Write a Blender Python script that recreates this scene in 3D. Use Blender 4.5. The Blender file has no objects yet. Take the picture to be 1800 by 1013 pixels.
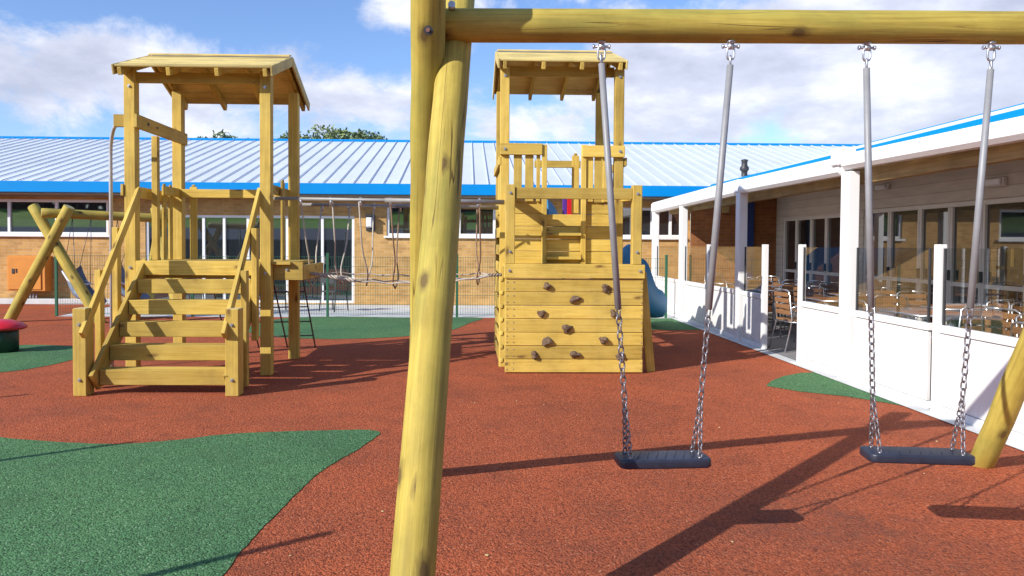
import bpy, bmesh, math, random
from mathutils import Vector, Matrix
random.seed(11)
PI = math.pi
scene = bpy.context.scene
col = scene.collection

# ------------------------------------------------------------------ camera
cd = bpy.data.cameras.new('camera'); cam = bpy.data.objects.new('camera', cd); col.objects.link(cam)
cam.location = (0, 0, 1.5)
cam.rotation_mode = 'XYZ'
cam.matrix_world = Matrix.Translation((0, 0, 1.5)) @ Matrix.Rotation(math.radians(-1.5), 4, 'Z') @ Matrix.Rotation(PI/2 + math.radians(-1.6), 4, 'X') @ Matrix.Rotation(math.radians(.33), 4, 'Z')
cd.sensor_width = 36; cd.lens = 27.0; cd.shift_x = .02492; cd.shift_y = -.02144
cd.clip_start = .05; cd.clip_end = 2000
scene.camera = cam
# ------------------------------------------------------------------ world: sky with clouds
SUN_TO = Vector((-1.45, -1.05, 1.0)).normalized()
w = bpy.data.worlds.new('World'); scene.world = w; w.use_nodes = True
nt = w.node_tree; N = nt.nodes; L = nt.links; N.clear()
def nd(nt, t, **k):
    n = nt.nodes.new(t)
    for a, b in k.items(): setattr(n, a, b)
    return n
def mth(nt, op, a, b=None, c=None, clamp=False):
    n = nd(nt, 'ShaderNodeMath', operation=op); n.use_clamp = clamp
    for i, v in enumerate((a, b, c)):
        if v is None: continue
        if isinstance(v, (int, float)): n.inputs[i].default_value = v
        else: nt.links.new(v, n.inputs[i])
    return n.outputs[0]
def ramp(nt, fac, stops, interp='LINEAR'):
    n = nd(nt, 'ShaderNodeValToRGB'); cr = n.color_ramp; cr.interpolation = interp
    while len(cr.elements) < len(stops): cr.elements.new(.5)
    for e, (p, c) in zip(cr.elements, stops):
        e.position = p; e.color = (c[0], c[1], c[2], 1) if not isinstance(c, (int, float)) else (c, c, c, 1)
    nt.links.new(fac, n.inputs[0]); return n.outputs[0]
def mixc(nt, fac, a, b, mode='MIX'):
    n = nd(nt, 'ShaderNodeMix', data_type='RGBA', blend_type=mode)
    for i, v in ((0, fac), (6, a), (7, b)):
        if isinstance(v, (int, float)): n.inputs[i].default_value = v
        elif isinstance(v, tuple): n.inputs[i].default_value = (v[0], v[1], v[2], 1)
        else: nt.links.new(v, n.inputs[i])
    return n.outputs[2]
def noise(nt, vec, scale, detail=4, rough=.55, lac=2.0, dist=0.0):
    n = nd(nt, 'ShaderNodeTexNoise'); n.inputs['Scale'].default_value = scale; n.inputs['Detail'].default_value = detail
    n.inputs['Roughness'].default_value = rough; n.inputs['Lacunarity'].default_value = lac; n.inputs['Distortion'].default_value = dist
    if vec is not None: nt.links.new(vec, n.inputs['Vector'])
    return n
def mapping(nt, vec, scale=(1, 1, 1), loc=(0, 0, 0), rot=(0, 0, 0)):
    n = nd(nt, 'ShaderNodeMapping'); n.inputs['Scale'].default_value = scale; n.inputs['Location'].default_value = loc; n.inputs['Rotation'].default_value = rot
    nt.links.new(vec, n.inputs['Vector']); return n.outputs[0]
sky = nd(nt, 'ShaderNodeTexSky', sky_type='NISHITA'); sky.sun_disc = False
sky.sun_elevation = math.asin(SUN_TO.z); sky.sun_rotation = math.atan2(SUN_TO.x, SUN_TO.y)
sky.air_density = 1.0; sky.dust_density = .3; sky.ozone_density = 2.5
skyc = mixc(nt, 1.0, sky.outputs[0], (.62, .68, .84), 'MULTIPLY')
tc = nd(nt, 'ShaderNodeTexCoord'); D = tc.outputs['Generated']
sep = nd(nt, 'ShaderNodeSeparateXYZ'); L.new(D, sep.inputs[0])
# cloud space: azimuth-like x, elevation-like z (both of the direction, so the clouds stay in the sky)
mp = mapping(nt, D, (1.0, 1.0, 1.55), (.35, .1, .0))
n1 = noise(nt, mp, 4.2, 10, .62, 2.1, .3)
n2 = noise(nt, mapping(nt, D, (1, 1, 2.0), (3.3, .7, .1)), 1.6, 3, .5)
def blob(px, py, rx, rz, s):
    dx = (px-820)/1350; dz = (430-py)/1350
    a = mth(nt, 'DIVIDE', mth(nt, 'SUBTRACT', sep.outputs[0], dx), rx); b = mth(nt, 'DIVIDE', mth(nt, 'SUBTRACT', sep.outputs[2], dz), rz)
    r2 = mth(nt, 'ADD', mth(nt, 'MULTIPLY', a, a), mth(nt, 'MULTIPLY', b, b))
    return mth(nt, 'MULTIPLY', mth(nt, 'POWER', 2.718, mth(nt, 'MULTIPLY', r2, -1.0)), s)
bl = None
for a in ((40, 150, .20, .045, .26), (330, 180, .16, .05, .22), (300, 75, .05, .02, .12), (620, 190, .12, .05, .2), (700, 20, .06, .05, .18), (900, 235, .07, .03, .26),
          (1180, 130, .19, .08, .32), (1450, 150, .22, .08, .30), (1750, 120, .2, .07, .34), (1330, 235, .2, .03, .12), (1330, 5, .06, .012, .2), (990, 8, .07, .014, .2),
          (480, 20, .12, .04, -.22), (80, -5, .26, .045, -.30), (270, 25, .16, .045, -.30), (450, 60, .1, .05, -.12), (620, 110, .05, .03, -.1), (880, 150, .09, .05, -.16), (1600, 10, .2, .02, -.25), (1290, 215, .02, .02, -.10), (1350, -15, .55, .026, -.24)):
    b = blob(*a); bl = b if bl is None else mth(nt, 'ADD', bl, b)
# only in front (towards +y) do the placed clouds count
bl = mth(nt, 'MULTIPLY', bl, mth(nt, 'GREATER_THAN', sep.outputs[1], 0.0))
dens = mth(nt, 'ADD', mth(nt, 'ADD', mth(nt, 'MULTIPLY_ADD', n1.outputs[0], 1.7, -.35), mth(nt, 'MULTIPLY', mth(nt, 'SUBTRACT', n2.outputs[0], .5), .25)), bl)
cl = nd(nt, 'ShaderNodeMapRange', interpolation_type='SMOOTHSTEP'); L.new(dens, cl.inputs[0]); cl.inputs[1].default_value = .49; cl.inputs[2].default_value = .76
n3 = noise(nt, mapping(nt, D, (1, 1, 2.4), (1.1, 2.0, .13)), 5.0, 8, .6)
cc = ramp(nt, n3.outputs[0], [(.36, (2.5, 2.65, 3.3)), (.5, (3.25, 3.4, 4.05)), (.62, (4.5, 4.55, 4.85))])
fac = mth(nt, 'MULTIPLY', cl.outputs[0], .93)
skymix = mixc(nt, fac, skyc, cc)
bg = nd(nt, 'ShaderNodeBackground'); L.new(skymix, bg.inputs[0]); bg.inputs[1].default_value = .15
wo = nd(nt, 'ShaderNodeOutputWorld'); L.new(bg.outputs[0], wo.inputs[0])
# ------------------------------------------------------------------ sun and exposure
sd = bpy.data.lights.new('sun', 'SUN'); sd.energy = 3.75; sd.angle = math.radians(.5); sd.color = (1, .955, .87)
so = bpy.data.objects.new('sun', sd); col.objects.link(so); so.rotation_mode = 'QUATERNION'; so.rotation_quaternion = SUN_TO.to_track_quat('Z', 'Y')
scene.view_settings.view_transform = 'Standard'; scene.view_settings.look = 'None'; scene.view_settings.gamma = 1; scene.view_settings.use_curve_mapping = False
scene.view_settings.exposure = .68
try:
    scene.cycles.max_bounces = 8; scene.cycles.transparent_max_bounces = 24
except Exception: pass

# ------------------------------------------------------------------ materials
def newmat(name):
    m = bpy.data.materials.new(name); m.use_nodes = True; nt = m.node_tree
    return m, nt, nt.nodes['Principled BSDF']
def bump(nt, bs, h, strength=.3, dist=.01):
    b = nd(nt, 'ShaderNodeBump'); b.inputs['Strength'].default_value = strength; b.inputs['Distance'].default_value = dist
    nt.links.new(h, b.inputs['Height']); nt.links.new(b.outputs[0], bs.inputs['Normal'])
def plain(name, c, rough=.5, metal=0.0, var=.12, nscale=6, bumpy=0.0, spec=.5):
    m, nt, bs = newmat(name)
    tc = nd(nt, 'ShaderNodeTexCoord')
    n = noise(nt, tc.outputs['Object'], nscale, 5, .6)
    c2 = ramp(nt, n.outputs[0], [(.3, tuple(x*(1-var) for x in c)), (.7, tuple(min(1, x*(1+var)) for x in c))])
    nt.links.new(c2, bs.inputs['Base Color']); bs.inputs['Roughness'].default_value = rough; bs.inputs['Metallic'].default_value = metal
    bs.inputs['Specular IOR Level'].default_value = spec
    if bumpy: bump(nt, bs, noise(nt, tc.outputs['Object'], nscale*8, 4).outputs[0], bumpy, .01)
    return m
def woodmat(name, light, mid, dark, knots=True, ks=(1.3, 3.4), kr=.75, rough=.72, vs=22, green=None, crack=0.0):
    m, nt, bs = newmat(name)
    uv = nd(nt, 'ShaderNodeTexCoord').outputs['UV']
    g = noise(nt, mapping(nt, uv, (1.1, vs, 1)), 1.6, 6, .62, 2.0, .6)
    g2 = noise(nt, mapping(nt, uv, (1.6, 4, 1)), 1.2, 3, .5)
    f = mth(nt, 'ADD', mth(nt, 'MULTIPLY', g.outputs[0], .75), mth(nt, 'MULTIPLY', g2.outputs[0], .35))
    c = ramp(nt, f, [(.34, dark), (.52, mid), (.72, light)])
    at = nd(nt, 'ShaderNodeAttribute', attribute_name='tint')
    tn = ramp(nt, at.outputs['Fac'], [(0, (.72, .70, .68)), (.5, (1, 1, 1)), (1, (1.16, 1.15, 1.14))])
    c = mixc(nt, 1.0, c, tn, 'MULTIPLY')
    if green:
        gn = noise(nt, mapping(nt, uv, (.8, 5, 1), (5, 3, 0)), 1.5, 4, .6)
        c = mixc(nt, mth(nt, 'MULTIPLY', ramp(nt, gn.outputs[0], [(.45, 0.0), (.65, 1.0)]), .55), c, green)
    if knots:
        v = nd(nt, 'ShaderNodeTexVoronoi', voronoi_dimensions='2D'); v.inputs['Scale'].default_value = 1.0; v.inputs['Randomness'].default_value = 1.0
        nt.links.new(mapping(nt, uv, (ks[0], ks[1], 1)), v.inputs['Vector'])
        kn = noise(nt, mapping(nt, uv, (14, 40, 1)), 1.0, 4, .6)
        k = ramp(nt, mth(nt, 'MULTIPLY', v.outputs['Distance'], mth(nt, 'MULTIPLY_ADD', kn.outputs[0], 1.6, .25)), [(.05*kr, 1.0), (.07*kr, .6), (.10*kr, .35), (.14*kr, 0.0)])
        sel = mth(nt, 'GREATER_THAN', nd(nt, 'ShaderNodeSeparateColor').outputs[0], .5)
        sc_ = sel.node.inputs[0].links[0].from_node; nt.links.new(v.outputs['Color'], sc_.inputs[0])
        c = mixc(nt, mth(nt, 'MULTIPLY', mth(nt, 'MULTIPLY', k, sel), .9), c, (dark[0]*.42, dark[1]*.36, dark[2]*.6))
    gm = noise(nt, nd(nt, 'ShaderNodeTexCoord').outputs['Object'], 2.2, 6, .65)
    c = mixc(nt, 1.0, c, ramp(nt, gm.outputs[0], [(.32, (.74, .74, .76)), (.55, (1.0, 1.0, 1.0)), (.75, (1.07, 1.06, 1.02))]), 'MULTIPLY')
    h = g.outputs[0]
    if crack:
        cr = noise(nt, mapping(nt, uv, (.5, 14, 1), (2, 9, 0)), 1.0, 2, .5)
        k2 = mth(nt, 'ABSOLUTE', mth(nt, 'SUBTRACT', cr.outputs[0], .5))
        br = noise(nt, mapping(nt, uv, (1.2, 3, 1), (7, 1, 0)), 1.0, 2)
        line = mth(nt, 'MULTIPLY', ramp(nt, k2, [(.003, 1.0), (.010, 0.0)]), ramp(nt, br.outputs[0], [(.52, 0.0), (.6, 1.0)]))
        c = mixc(nt, mth(nt, 'MULTIPLY', line, crack), c, (dark[0]*.35, dark[1]*.3, dark[2]*.4))
        h = mth(nt, 'SUBTRACT', h, mth(nt, 'MULTIPLY', line, .8))
    nt.links.new(c, bs.inputs['Base Color']); bs.inputs['Roughness'].default_value = rough; bs.inputs['Specular IOR Level'].default_value = .3
    bump(nt, bs, h, .35, .006)
    return m
def rubber(name, a, b, c, stain):
    m, nt, bs = newmat(name)
    o = nd(nt, 'ShaderNodeTexCoord').outputs['Object']
    v = nd(nt, 'ShaderNodeTexVoronoi'); v.inputs['Scale'].default_value = 95; nt.links.new(o, v.inputs['Vector'])
    sc = nd(nt, 'ShaderNodeSeparateColor'); nt.links.new(v.outputs['Color'], sc.inputs[0])
    base = ramp(nt, sc.outputs[0], [(0, a), (.45, b), (.93, b), (1.0, c)])
    gr = noise(nt, o, 45, 4, .7)
    base = mixc(nt, 1.0, base, ramp(nt, gr.outputs[0], [(.3, .55), (.5, 1.0), (.72, 1.3)]), 'MULTIPLY')
    big = noise(nt, o, .55, 6, .62); big2 = noise(nt, mapping(nt, o, (1, 1, 1), (9, 4, 0)), 2.3, 6, .65)
    base = mixc(nt, 1.0, base, ramp(nt, big.outputs[0], [(.32, (.80, .84, .90)), (.6, (1.08, 1.04, 1.0))]), 'MULTIPLY')
    base = mixc(nt, mth(nt, 'MULTIPLY', ramp(nt, big2.outputs[0], [(.50, 0.0), (.70, 1.0)]), .38), base, stain)
    bl3 = noise(nt, mapping(nt, o, (1, 1, 1), (3.1, 7.7, 0)), 9, 4, .6)
    base = mixc(nt, mth(nt, 'MULTIPLY', mth(nt, 'MULTIPLY', ramp(nt, bl3.outputs[0], [(.60, 0.0), (.70, 1.0)]), ramp(nt, big2.outputs[0], [(.45, 0.0), (.6, 1.0)])), .45), base, (stain[0]*.5, stain[1]*.6, stain[2]*.8))
    if name == 'red_rubber':
        # worn, dirtied ground where feet drag below and behind the swings
        sp = nd(nt, 'ShaderNodeSeparateXYZ'); nt.links.new(o, sp.inputs[0])
        for cx, cy, rx, ry, amt in ((1.9, 4.15, .65, .45, .75), (.95, 3.7, .5, .5, .35), (2.3, 3.55, .5, .4, .4), (-3.0, 6.9, 1.0, .45, .35)):
            a = mth(nt, 'DIVIDE', mth(nt, 'SUBTRACT', sp.outputs[0], cx), rx); b = mth(nt, 'DIVIDE', mth(nt, 'SUBTRACT', sp.outputs[1], cy), ry)
            g = mth(nt, 'POWER', 2.718, mth(nt, 'MULTIPLY', mth(nt, 'ADD', mth(nt, 'MULTIPLY', a, a), mth(nt, 'MULTIPLY', b, b)), -1.0))
            base = mixc(nt, mth(nt, 'MULTIPLY', mth(nt, 'MULTIPLY', g, amt), ramp(nt, noise(nt, o, 5.5, 6, .7).outputs[0], [(.40, .1), (.62, 1.0)])), base, (.16, .065, .045))
    nt.links.new(base, bs.inputs['Base Color']); bs.inputs['Roughness'].default_value = .93; bs.inputs['Specular IOR Level'].default_value = .15
    h = mth(nt, 'ADD', mth(nt, 'MULTIPLY', v.outputs['Distance'], -.7), gr.outputs[0])
    bump(nt, bs, h, .7, .012)
    return m
M = {}
M['wood'] = woodmat('pine_boards', (.65, .475, .12), (.56, .385, .076), (.41, .26, .045), vs=30)
M['roofwood'] = woodmat('roof_boards', (.72, .59, .25), (.62, .48, .17), (.48, .34, .10), knots=False)
M['log'] = woodmat('treated_logs', (.56, .43, .092), (.44, .33, .06), (.29, .205, .042), ks=(2.4, 4.2), kr=1.25, vs=26, green=(.27, .27, .06), crack=.9)
M['endgrain'] = plain('sawn_end', (.55, .45, .22), .8, var=.3, nscale=30)
M['red'] = rubber('red_rubber', (.19, .050, .026), (.43, .108, .046), (.52, .20, .11), (.14, .05, .032))
M['green'] = rubber('green_rubber', (.036, .09, .038), (.090, .215, .092), (.21, .33, .19), (.055, .11, .05))
M['steel'] = plain('galvanised_steel', (.55, .56, .60), .38, .85, .15, 30)
M['sleeve'] = plain('grey_sleeve', (.26, .265, .28), .5, .1, .1, 12)
M['chain'] = plain('chain_steel', (.27, .255, .28), .42, .8, .2, 40)
M['seat'] = plain('black_rubber_seat', (.022, .026, .045), .42, 0, .25, 12, .15)
M['white'] = plain('white_powder_coat', (.80, .80, .80), .35, 0, .03, 2)
M['upvc'] = plain('white_frames', (.78, .79, .80), .4, 0, .03, 3)
M['greyframe'] = plain('grey_frames', (.62, .59, .56), .45, 0, .05, 3)
M['blue'] = plain('blue_fascia', (.0, .235, .62), .6, 0, .05, 1, 0, .15)
M['concrete'] = plain('concrete', (.56, .57, .57), .85, 0, .14, 1.7, .3)
M['asphalt'] = plain('asphalt', (.075, .075, .078), .9, 0, .25, 3, .3)
M['terrace'] = plain('terrace_slab', (.24, .23, .23), .8, 0, .15, 1.5, .2)
M['soffit'] = plain('soffit', (.30, .24, .18), .7, 0, .1, 3)
M['fence'] = plain('green_wire', (.02, .11, .055), .5, 0, .1, 3)
M['rail'] = plain('dull_steel_rail', (.27, .26, .25), .5, .2, .1, 12)
M['polegrey'] = plain('pale_galvanised_pole', (.46, .47, .50), .5, .2, .1, 12)
M['rope'] = plain('beige_rope', (.46, .41, .35), .9, 0, .25, 60, .3)
M['ropedark'] = plain('brown_rope', (.24, .15, .10), .9, 0, .3, 60, .3)
M['net'] = plain('dark_net_rope', (.09, .08, .09), .9, 0, .3, 40)
M['rock'] = plain('climbing_hold', (.14, .09, .055), .85, 0, .3, 25, .4)
M['slide'] = plain('blue_plastic', (.018, .20, .40), .6, 0, .12, 2)
M['orange'] = plain('orange_cabinet', (.62, .24, .035), .5, 0, .08, 3)
M['redplastic'] = plain('red_plastic', (.60, .015, .03), .28, 0, .08, 4)
M['purple'] = plain('purple_panel', (.10, .03, .30), .4, 0, .08, 4)
M['darkgreen'] = plain('dark_green_plastic', (.012, .05, .032), .45, 0, .15, 4)
M['alu'] = plain('aluminium', (.70, .70, .72), .25, .9, .08, 20)
M['wicker'] = plain('brown_wicker', (.25, .12, .05), .6, 0, .3, 40, .3)
M['tabletop'] = plain('brown_table', (.36, .15, .055), .45, 0, .2, 12)
M['bucket'] = plain('grey_blue_plastic', (.16, .21, .29), .4, 0, .12, 8)
M['strap'] = plain('pale_rim', (.62, .64, .68), .5, 0, .08, 8)
M['dark'] = plain('dark_metal', (.05, .05, .055), .5, .3, .15, 8)
M['pipe'] = plain('dark_blue_pipe', (.01, .035, .16), .45, 0, .1, 4)
M['downpipe'] = M['pipe']
M['lampwhite'] = plain('opal_cover', (.75, .75, .78), .3, 0, .03, 8)
M['leaf'] = plain('leaves', (.20, .25, .09), .7, 0, .35, 1.3)
M['leaf2'] = plain('leaves_dark', (.14, .19, .08), .7, 0, .35, 1.3)
M['bark'] = plain('bark', (.12, .08, .05), .9, 0, .3, 6, .4)
M['grass'] = plain('grass_bank', (.20, .42, .04), .9, 0, .3, 2, .4)
# timber purlin under the canopy
M['purlin'] = woodmat('canopy_timber', (.40, .29, .13), (.30, .21, .085), (.2, .13, .05), knots=False)
def brickmat(name, c1, c2, mortar):
    m, nt, bs = newmat(name)
    o = nd(nt, 'ShaderNodeTexCoord').outputs['Object']
    s = nd(nt, 'ShaderNodeSeparateXYZ'); nt.links.new(o, s.inputs[0])
    cb = nd(nt, 'ShaderNodeCombineXYZ'); nt.links.new(mth(nt, 'ADD', s.outputs[0], s.outputs[1]), cb.inputs[0]); nt.links.new(s.outputs[2], cb.inputs[1])
    b = nd(nt, 'ShaderNodeTexBrick'); nt.links.new(cb.outputs[0], b.inputs['Vector'])
    b.inputs['Scale'].default_value = 1; b.inputs['Brick Width'].default_value = .225; b.inputs['Row Height'].default_value = .075; b.inputs['Mortar Size'].default_value = .005
    b.inputs['Color1'].default_value = (*c1, 1); b.inputs['Color2'].default_value = (*c2, 1); b.inputs['Mortar'].default_value = (*mortar, 1)
    n = noise(nt, o, 3, 6, .6)
    c = mixc(nt, 1.0, b.outputs[0], ramp(nt, n.outputs[0], [(.3, .8), (.7, 1.18)]), 'MULTIPLY')
    nt.links.new(c, bs.inputs['Base Color']); bs.inputs['Roughness'].default_value = .85
    bump(nt, bs, mth(nt, 'SUBTRACT', n.outputs[0], b.outputs['Fac']), .4, .008)
    return m
M['brick'] = brickmat('buff_brick', (.54, .315, .105), (.42, .225, .065), (.47, .35, .20))
M['brick_shaded'] = brickmat('shaded_orange_brick', (.29, .105, .03), (.22, .075, .02), (.25, .13, .07))  # orange brick, its colour darkened for the shade under the canopy
M['sheet'] = plain('white_roof_sheet', (.63, .68, .74), .42, .0, .08, .5)
M['rib'] = plain('roof_seam', (.56, .60, .67), .4, .0, .04, .6)
def sidingmat():
    m, nt, bs = newmat('grey_beige_siding')
    o = nd(nt, 'ShaderNodeTexCoord').outputs['Object']
    s = nd(nt, 'ShaderNodeSeparateXYZ'); nt.links.new(o, s.inputs[0])
    fr = mth(nt, 'FRACT', mth(nt, 'MULTIPLY', s.outputs[2], 6.5))
    n = noise(nt, mapping(nt, o, (1, 1, 6)), 2, 5)
    c = ramp(nt, fr, [(.0, (.30, .26, .22)), (.05, (.52, .47, .41)), (.95, (.56, .505, .445)), (1.0, (.36, .31, .25))])
    c = mixc(nt, 1.0, c, ramp(nt, n.outputs[0], [(.3, .9), (.7, 1.1)]), 'MULTIPLY')
    nt.links.new(c, bs.inputs['Base Color']); bs.inputs['Roughness'].default_value = .6
    bump(nt, bs, fr, .3, .01)
    return m
M['siding'] = sidingmat()
def panelmat():
    m, nt, bs = newmat('white_panel')
    o = nd(nt, 'ShaderNodeTexCoord').outputs['Object']; sp = nd(nt, 'ShaderNodeSeparateXYZ'); nt.links.new(o, sp.inputs[0])
    n = noise(nt, mapping(nt, o, (1, 1, .35)), 14, 6, .65); n2 = noise(nt, o, 3, 5, .6)
    lo = nd(nt, 'ShaderNodeMapRange'); nt.links.new(sp.outputs[2], lo.inputs[0]); lo.inputs[1].default_value = .28; lo.inputs[2].default_value = .0
    f = mth(nt, 'MULTIPLY', ramp(nt, n.outputs[0], [(.42, 0.0), (.62, 1.0)]), mth(nt, 'MULTIPLY', lo.outputs[0], .55))
    c = mixc(nt, f, ramp(nt, n2.outputs[0], [(.3, (.74, .74, .73)), (.6, (.80, .80, .80))]), (.50, .38, .30))
    nt.links.new(c, bs.inputs['Base Color']); bs.inputs['Roughness'].default_value = .4
    return m
M['panel'] = panelmat()
def windowglass():
    m, nt, bs = newmat('dark_window_glass')
    bs.inputs['Base Color'].default_value = (.018, .022, .026, 1); bs.inputs['Roughness'].default_value = .02; bs.inputs['Specular IOR Level'].default_value = 1.0
    bs.inputs['IOR'].default_value = 1.9
    return m
M['wglass'] = windowglass()
def clearglass():
    m, nt, bs = newmat('clear_glass')
    nt.nodes.remove(bs)
    tr = nd(nt, 'ShaderNodeBsdfTransparent'); tr.inputs[0].default_value = (.93, .94, .93, 1)
    gl = nd(nt, 'ShaderNodeBsdfGlossy'); gl.inputs['Roughness'].default_value = .01
    ge = nd(nt, 'ShaderNodeNewGeometry'); dp = nd(nt, 'ShaderNodeVectorMath', operation='DOT_PRODUCT')
    nt.links.new(ge.outputs['Normal'], dp.inputs[0]); nt.links.new(ge.outputs['Incoming'], dp.inputs[1])
    fr = mth(nt, 'POWER', mth(nt, 'SUBTRACT', 1.0, mth(nt, 'ABSOLUTE', dp.outputs['Value'])), 5.0)
    mx = nd(nt, 'ShaderNodeMixShader'); nt.links.new(mth(nt, 'MULTIPLY_ADD', fr, 1.6, .20, clamp=True), mx.inputs[0])
    nt.links.new(tr.outputs[0], mx.inputs[1]); nt.links.new(gl.outputs[0], mx.inputs[2])
    nt.links.new(mx.outputs[0], nt.nodes['Material Output'].inputs[0])
    return m
M['glass'] = clearglass()
def poly():
    m, nt, bs = newmat('translucent_roof')
    nt.nodes.remove(bs)
    d = nd(nt, 'ShaderNodeBsdfDiffuse'); d.inputs[0].default_value = (.8, .8, .8, 1)
    t = nd(nt, 'ShaderNodeBsdfTranslucent'); t.inputs[0].default_value = (.92, .88, .80, 1)
    mx = nd(nt, 'ShaderNodeMixShader'); mx.inputs[0].default_value = .62
    nt.links.new(d.outputs[0], mx.inputs[1]); nt.links.new(t.outputs[0], mx.inputs[2])
    nt.links.new(mx.outputs[0], nt.nodes['Material Output'].inputs[0])
    return m
M['poly'] = poly()

# ------------------------------------------------------------------ mesh builder
class MB:
    def __init__(s): s.v = []; s.f = []; s.uv = []; s.t = []; s.sm = []; s.mi = []; s.cur = 0
    def face(s, idx, uvs, tint, smooth=False):
        s.f.append(idx); s.uv.append(uvs); s.t.append(tint); s.sm.append(smooth); s.mi.append(s.cur)
    def hexa(s, X, Y, Z, o, lx, ly, lz, ch, tint=None):
        """chamfered box centred at o, axes X Y Z (unit), full sizes lx ly lz, grain along X"""
        tint = random.random() if tint is None else tint
        ou, ov = random.random()*40, random.random()*40
        hx, hy, hz = lx/2, ly/2, lz/2
        ch = min(ch, hx*.6, hy*.6, hz*.6)
        base = len(s.v); loc = []
        def P(a, b, c):
            s.v.append(o + X*a + Y*b + Z*c); loc.append((a, b, c)); return len(s.v)-1
        ids = {}
        for i in (-1, 1):
            for j in (-1, 1):
                for k in (-1, 1):
                    ids[(i, j, k, 0)] = P(i*hx, j*(hy-ch), k*(hz-ch)) if ch else P(i*hx, j*hy, k*hz)
                    if ch:
                        ids[(i, j, k, 1)] = P(i*(hx-ch), j*hy, k*(hz-ch)); ids[(i, j, k, 2)] = P(i*(hx-ch), j*(hy-ch), k*hz)
                    else: ids[(i, j, k, 1)] = ids[(i, j, k, 2)] = ids[(i, j, k, 0)]
        def uv(idl):
            return [(loc[q-base][0]+ou, loc[q-base][1]+loc[q-base][2]+ov) for q in idl]
        def add(l, out):
            a, b, c = s.v[l[0]], s.v[l[1]], s.v[l[2]]
            n = (b-a).cross(c-a)
            if n.dot(out) < 0: l = l[::-1]
            s.face(l, uv(l), tint)
        for i in (-1, 1):
            add([ids[(i, j, k, 0)] for j, k in ((-1, -1), (1, -1), (1, 1), (-1, 1))], X*i)
            add([ids[(j, i, k, 1)] for j, k in ((-1, -1), (1, -1), (1, 1), (-1, 1))], Y*i)
            add([ids[(j, k, i, 2)] for j, k in ((-1, -1), (1, -1), (1, 1), (-1, 1))], Z*i)
        if ch:
            for i in (-1, 1):
                for j in (-1, 1):
                    add([ids[(i, j, -1, 0)], ids[(i, j, 1, 0)], ids[(i, j, 1, 1)], ids[(i, j, -1, 1)]], X*i+Y*j)
                    add([ids[(i, -1, j, 0)], ids[(i, 1, j, 0)], ids[(i, 1, j, 2)], ids[(i, -1, j, 2)]], X*i+Z*j)
                    add([ids[(-1, i, j, 1)], ids[(1, i, j, 1)], ids[(1, i, j, 2)], ids[(-1, i, j, 2)]], Y*i+Z*j)
                    for k in (-1, 1): add([ids[(i, j, k, 0)], ids[(i, j, k, 1)], ids[(i, j, k, 2)]], X*i+Y*j+Z*k)
    def board(s, p0, p1, w, h, up=(0, 0, 1), ch=.004, tint=None):
        """p0-p1 axis; h along up, w across"""
        p0, p1 = Vector(p0), Vector(p1); X = (p1-p0); l = X.length; X.normalize()
        up = Vector(up)
        Z = up - X*up.dot(X)
        if Z.length < 1e-4: Z = Vector((0, 1, 0)) - X*X.y
        Z.normalize(); Y = Z.cross(X)
        s.hexa(X, Y, Z, (p0+p1)/2, l, w, h, ch, tint)
        return s
    def box(s, x0, x1, y0, y1, z0, z1, ch=.0, axis='X', tint=None):
        o = Vector(((x0+x1)/2, (y0+y1)/2, (z0+z1)/2)); a, b, c = abs(x1-x0), abs(y1-y0), abs(z1-z0)
        E = Vector((1, 0, 0)), Vector((0, 1, 0)), Vector((0, 0, 1))
        if axis == 'X': s.hexa(E[0], E[1], E[2], o, a, b, c, ch, tint)
        elif axis == 'Y': s.hexa(E[1], E[2], E[0], o, b, c, a, ch, tint)
        else: s.hexa(E[2], E[0], E[1], o, c, a, b, ch, tint)
        return s
    def tube(s, pts, r, n=8, caps=True, closed=False, tint=None, uvoff=None, capmat=None, dome=0):
        pts = [Vector(p) for p in pts]; tint = random.random() if tint is None else tint
        rs = r if isinstance(r, (list, tuple)) else [r]*len(pts)
        ou, ov = (random.random()*40, random.random()*40) if uvoff is None else uvoff
        m = len(pts); rings = []; acc = 0; U = []
        ref = None
        for i, p in enumerate(pts):
            if closed: t = (pts[(i+1) % m]-pts[i-1])
            else: t = pts[min(i+1, m-1)]-pts[max(i-1, 0)]
            t.normalize()
            if ref is None:
                ref = Vector((0, 0, 1)) if abs(t.z) < .9 else Vector((0, 1, 0))
            a = ref - t*ref.dot(t); a.normalize(); ref = a; b = t.cross(a)
            ring = []
            for k in range(n):
                an = 2*PI*k/n; s.v.append(p+(a*math.cos(an)+b*math.sin(an))*rs[i]); ring.append(len(s.v)-1)
            rings.append(ring)
            if i: acc += (pts[i]-pts[i-1]).length
            U.append(acc)
        rng = range(m) if closed else range(m-1)
        for i in rng:
            j = (i+1) % m; A, B = rings[i], rings[j]; u0 = U[i]; u1 = U[j] if j else acc+.01
            for k in range(n):
                k2 = (k+1) % n; v0 = ov+2*PI*rs[i]*k/n; v1 = ov+2*PI*rs[i]*(k+1)/n
                s.face([A[k], A[k2], B[k2], B[k]], [(ou+u0, v0), (ou+u0, v1), (ou+u1, v1), (ou+u1, v0)], tint, True)
        if caps and not closed:
            c0 = s.cur
            if capmat is not None: s.cur = capmat
            s.face(rings[0][::-1], [(ou+k*.01, ov) for k in range(n)], tint)
            s.face(rings[-1], [(ou+k*.01, ov) for k in range(n)], tint)
            s.cur = c0
        return s
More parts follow.
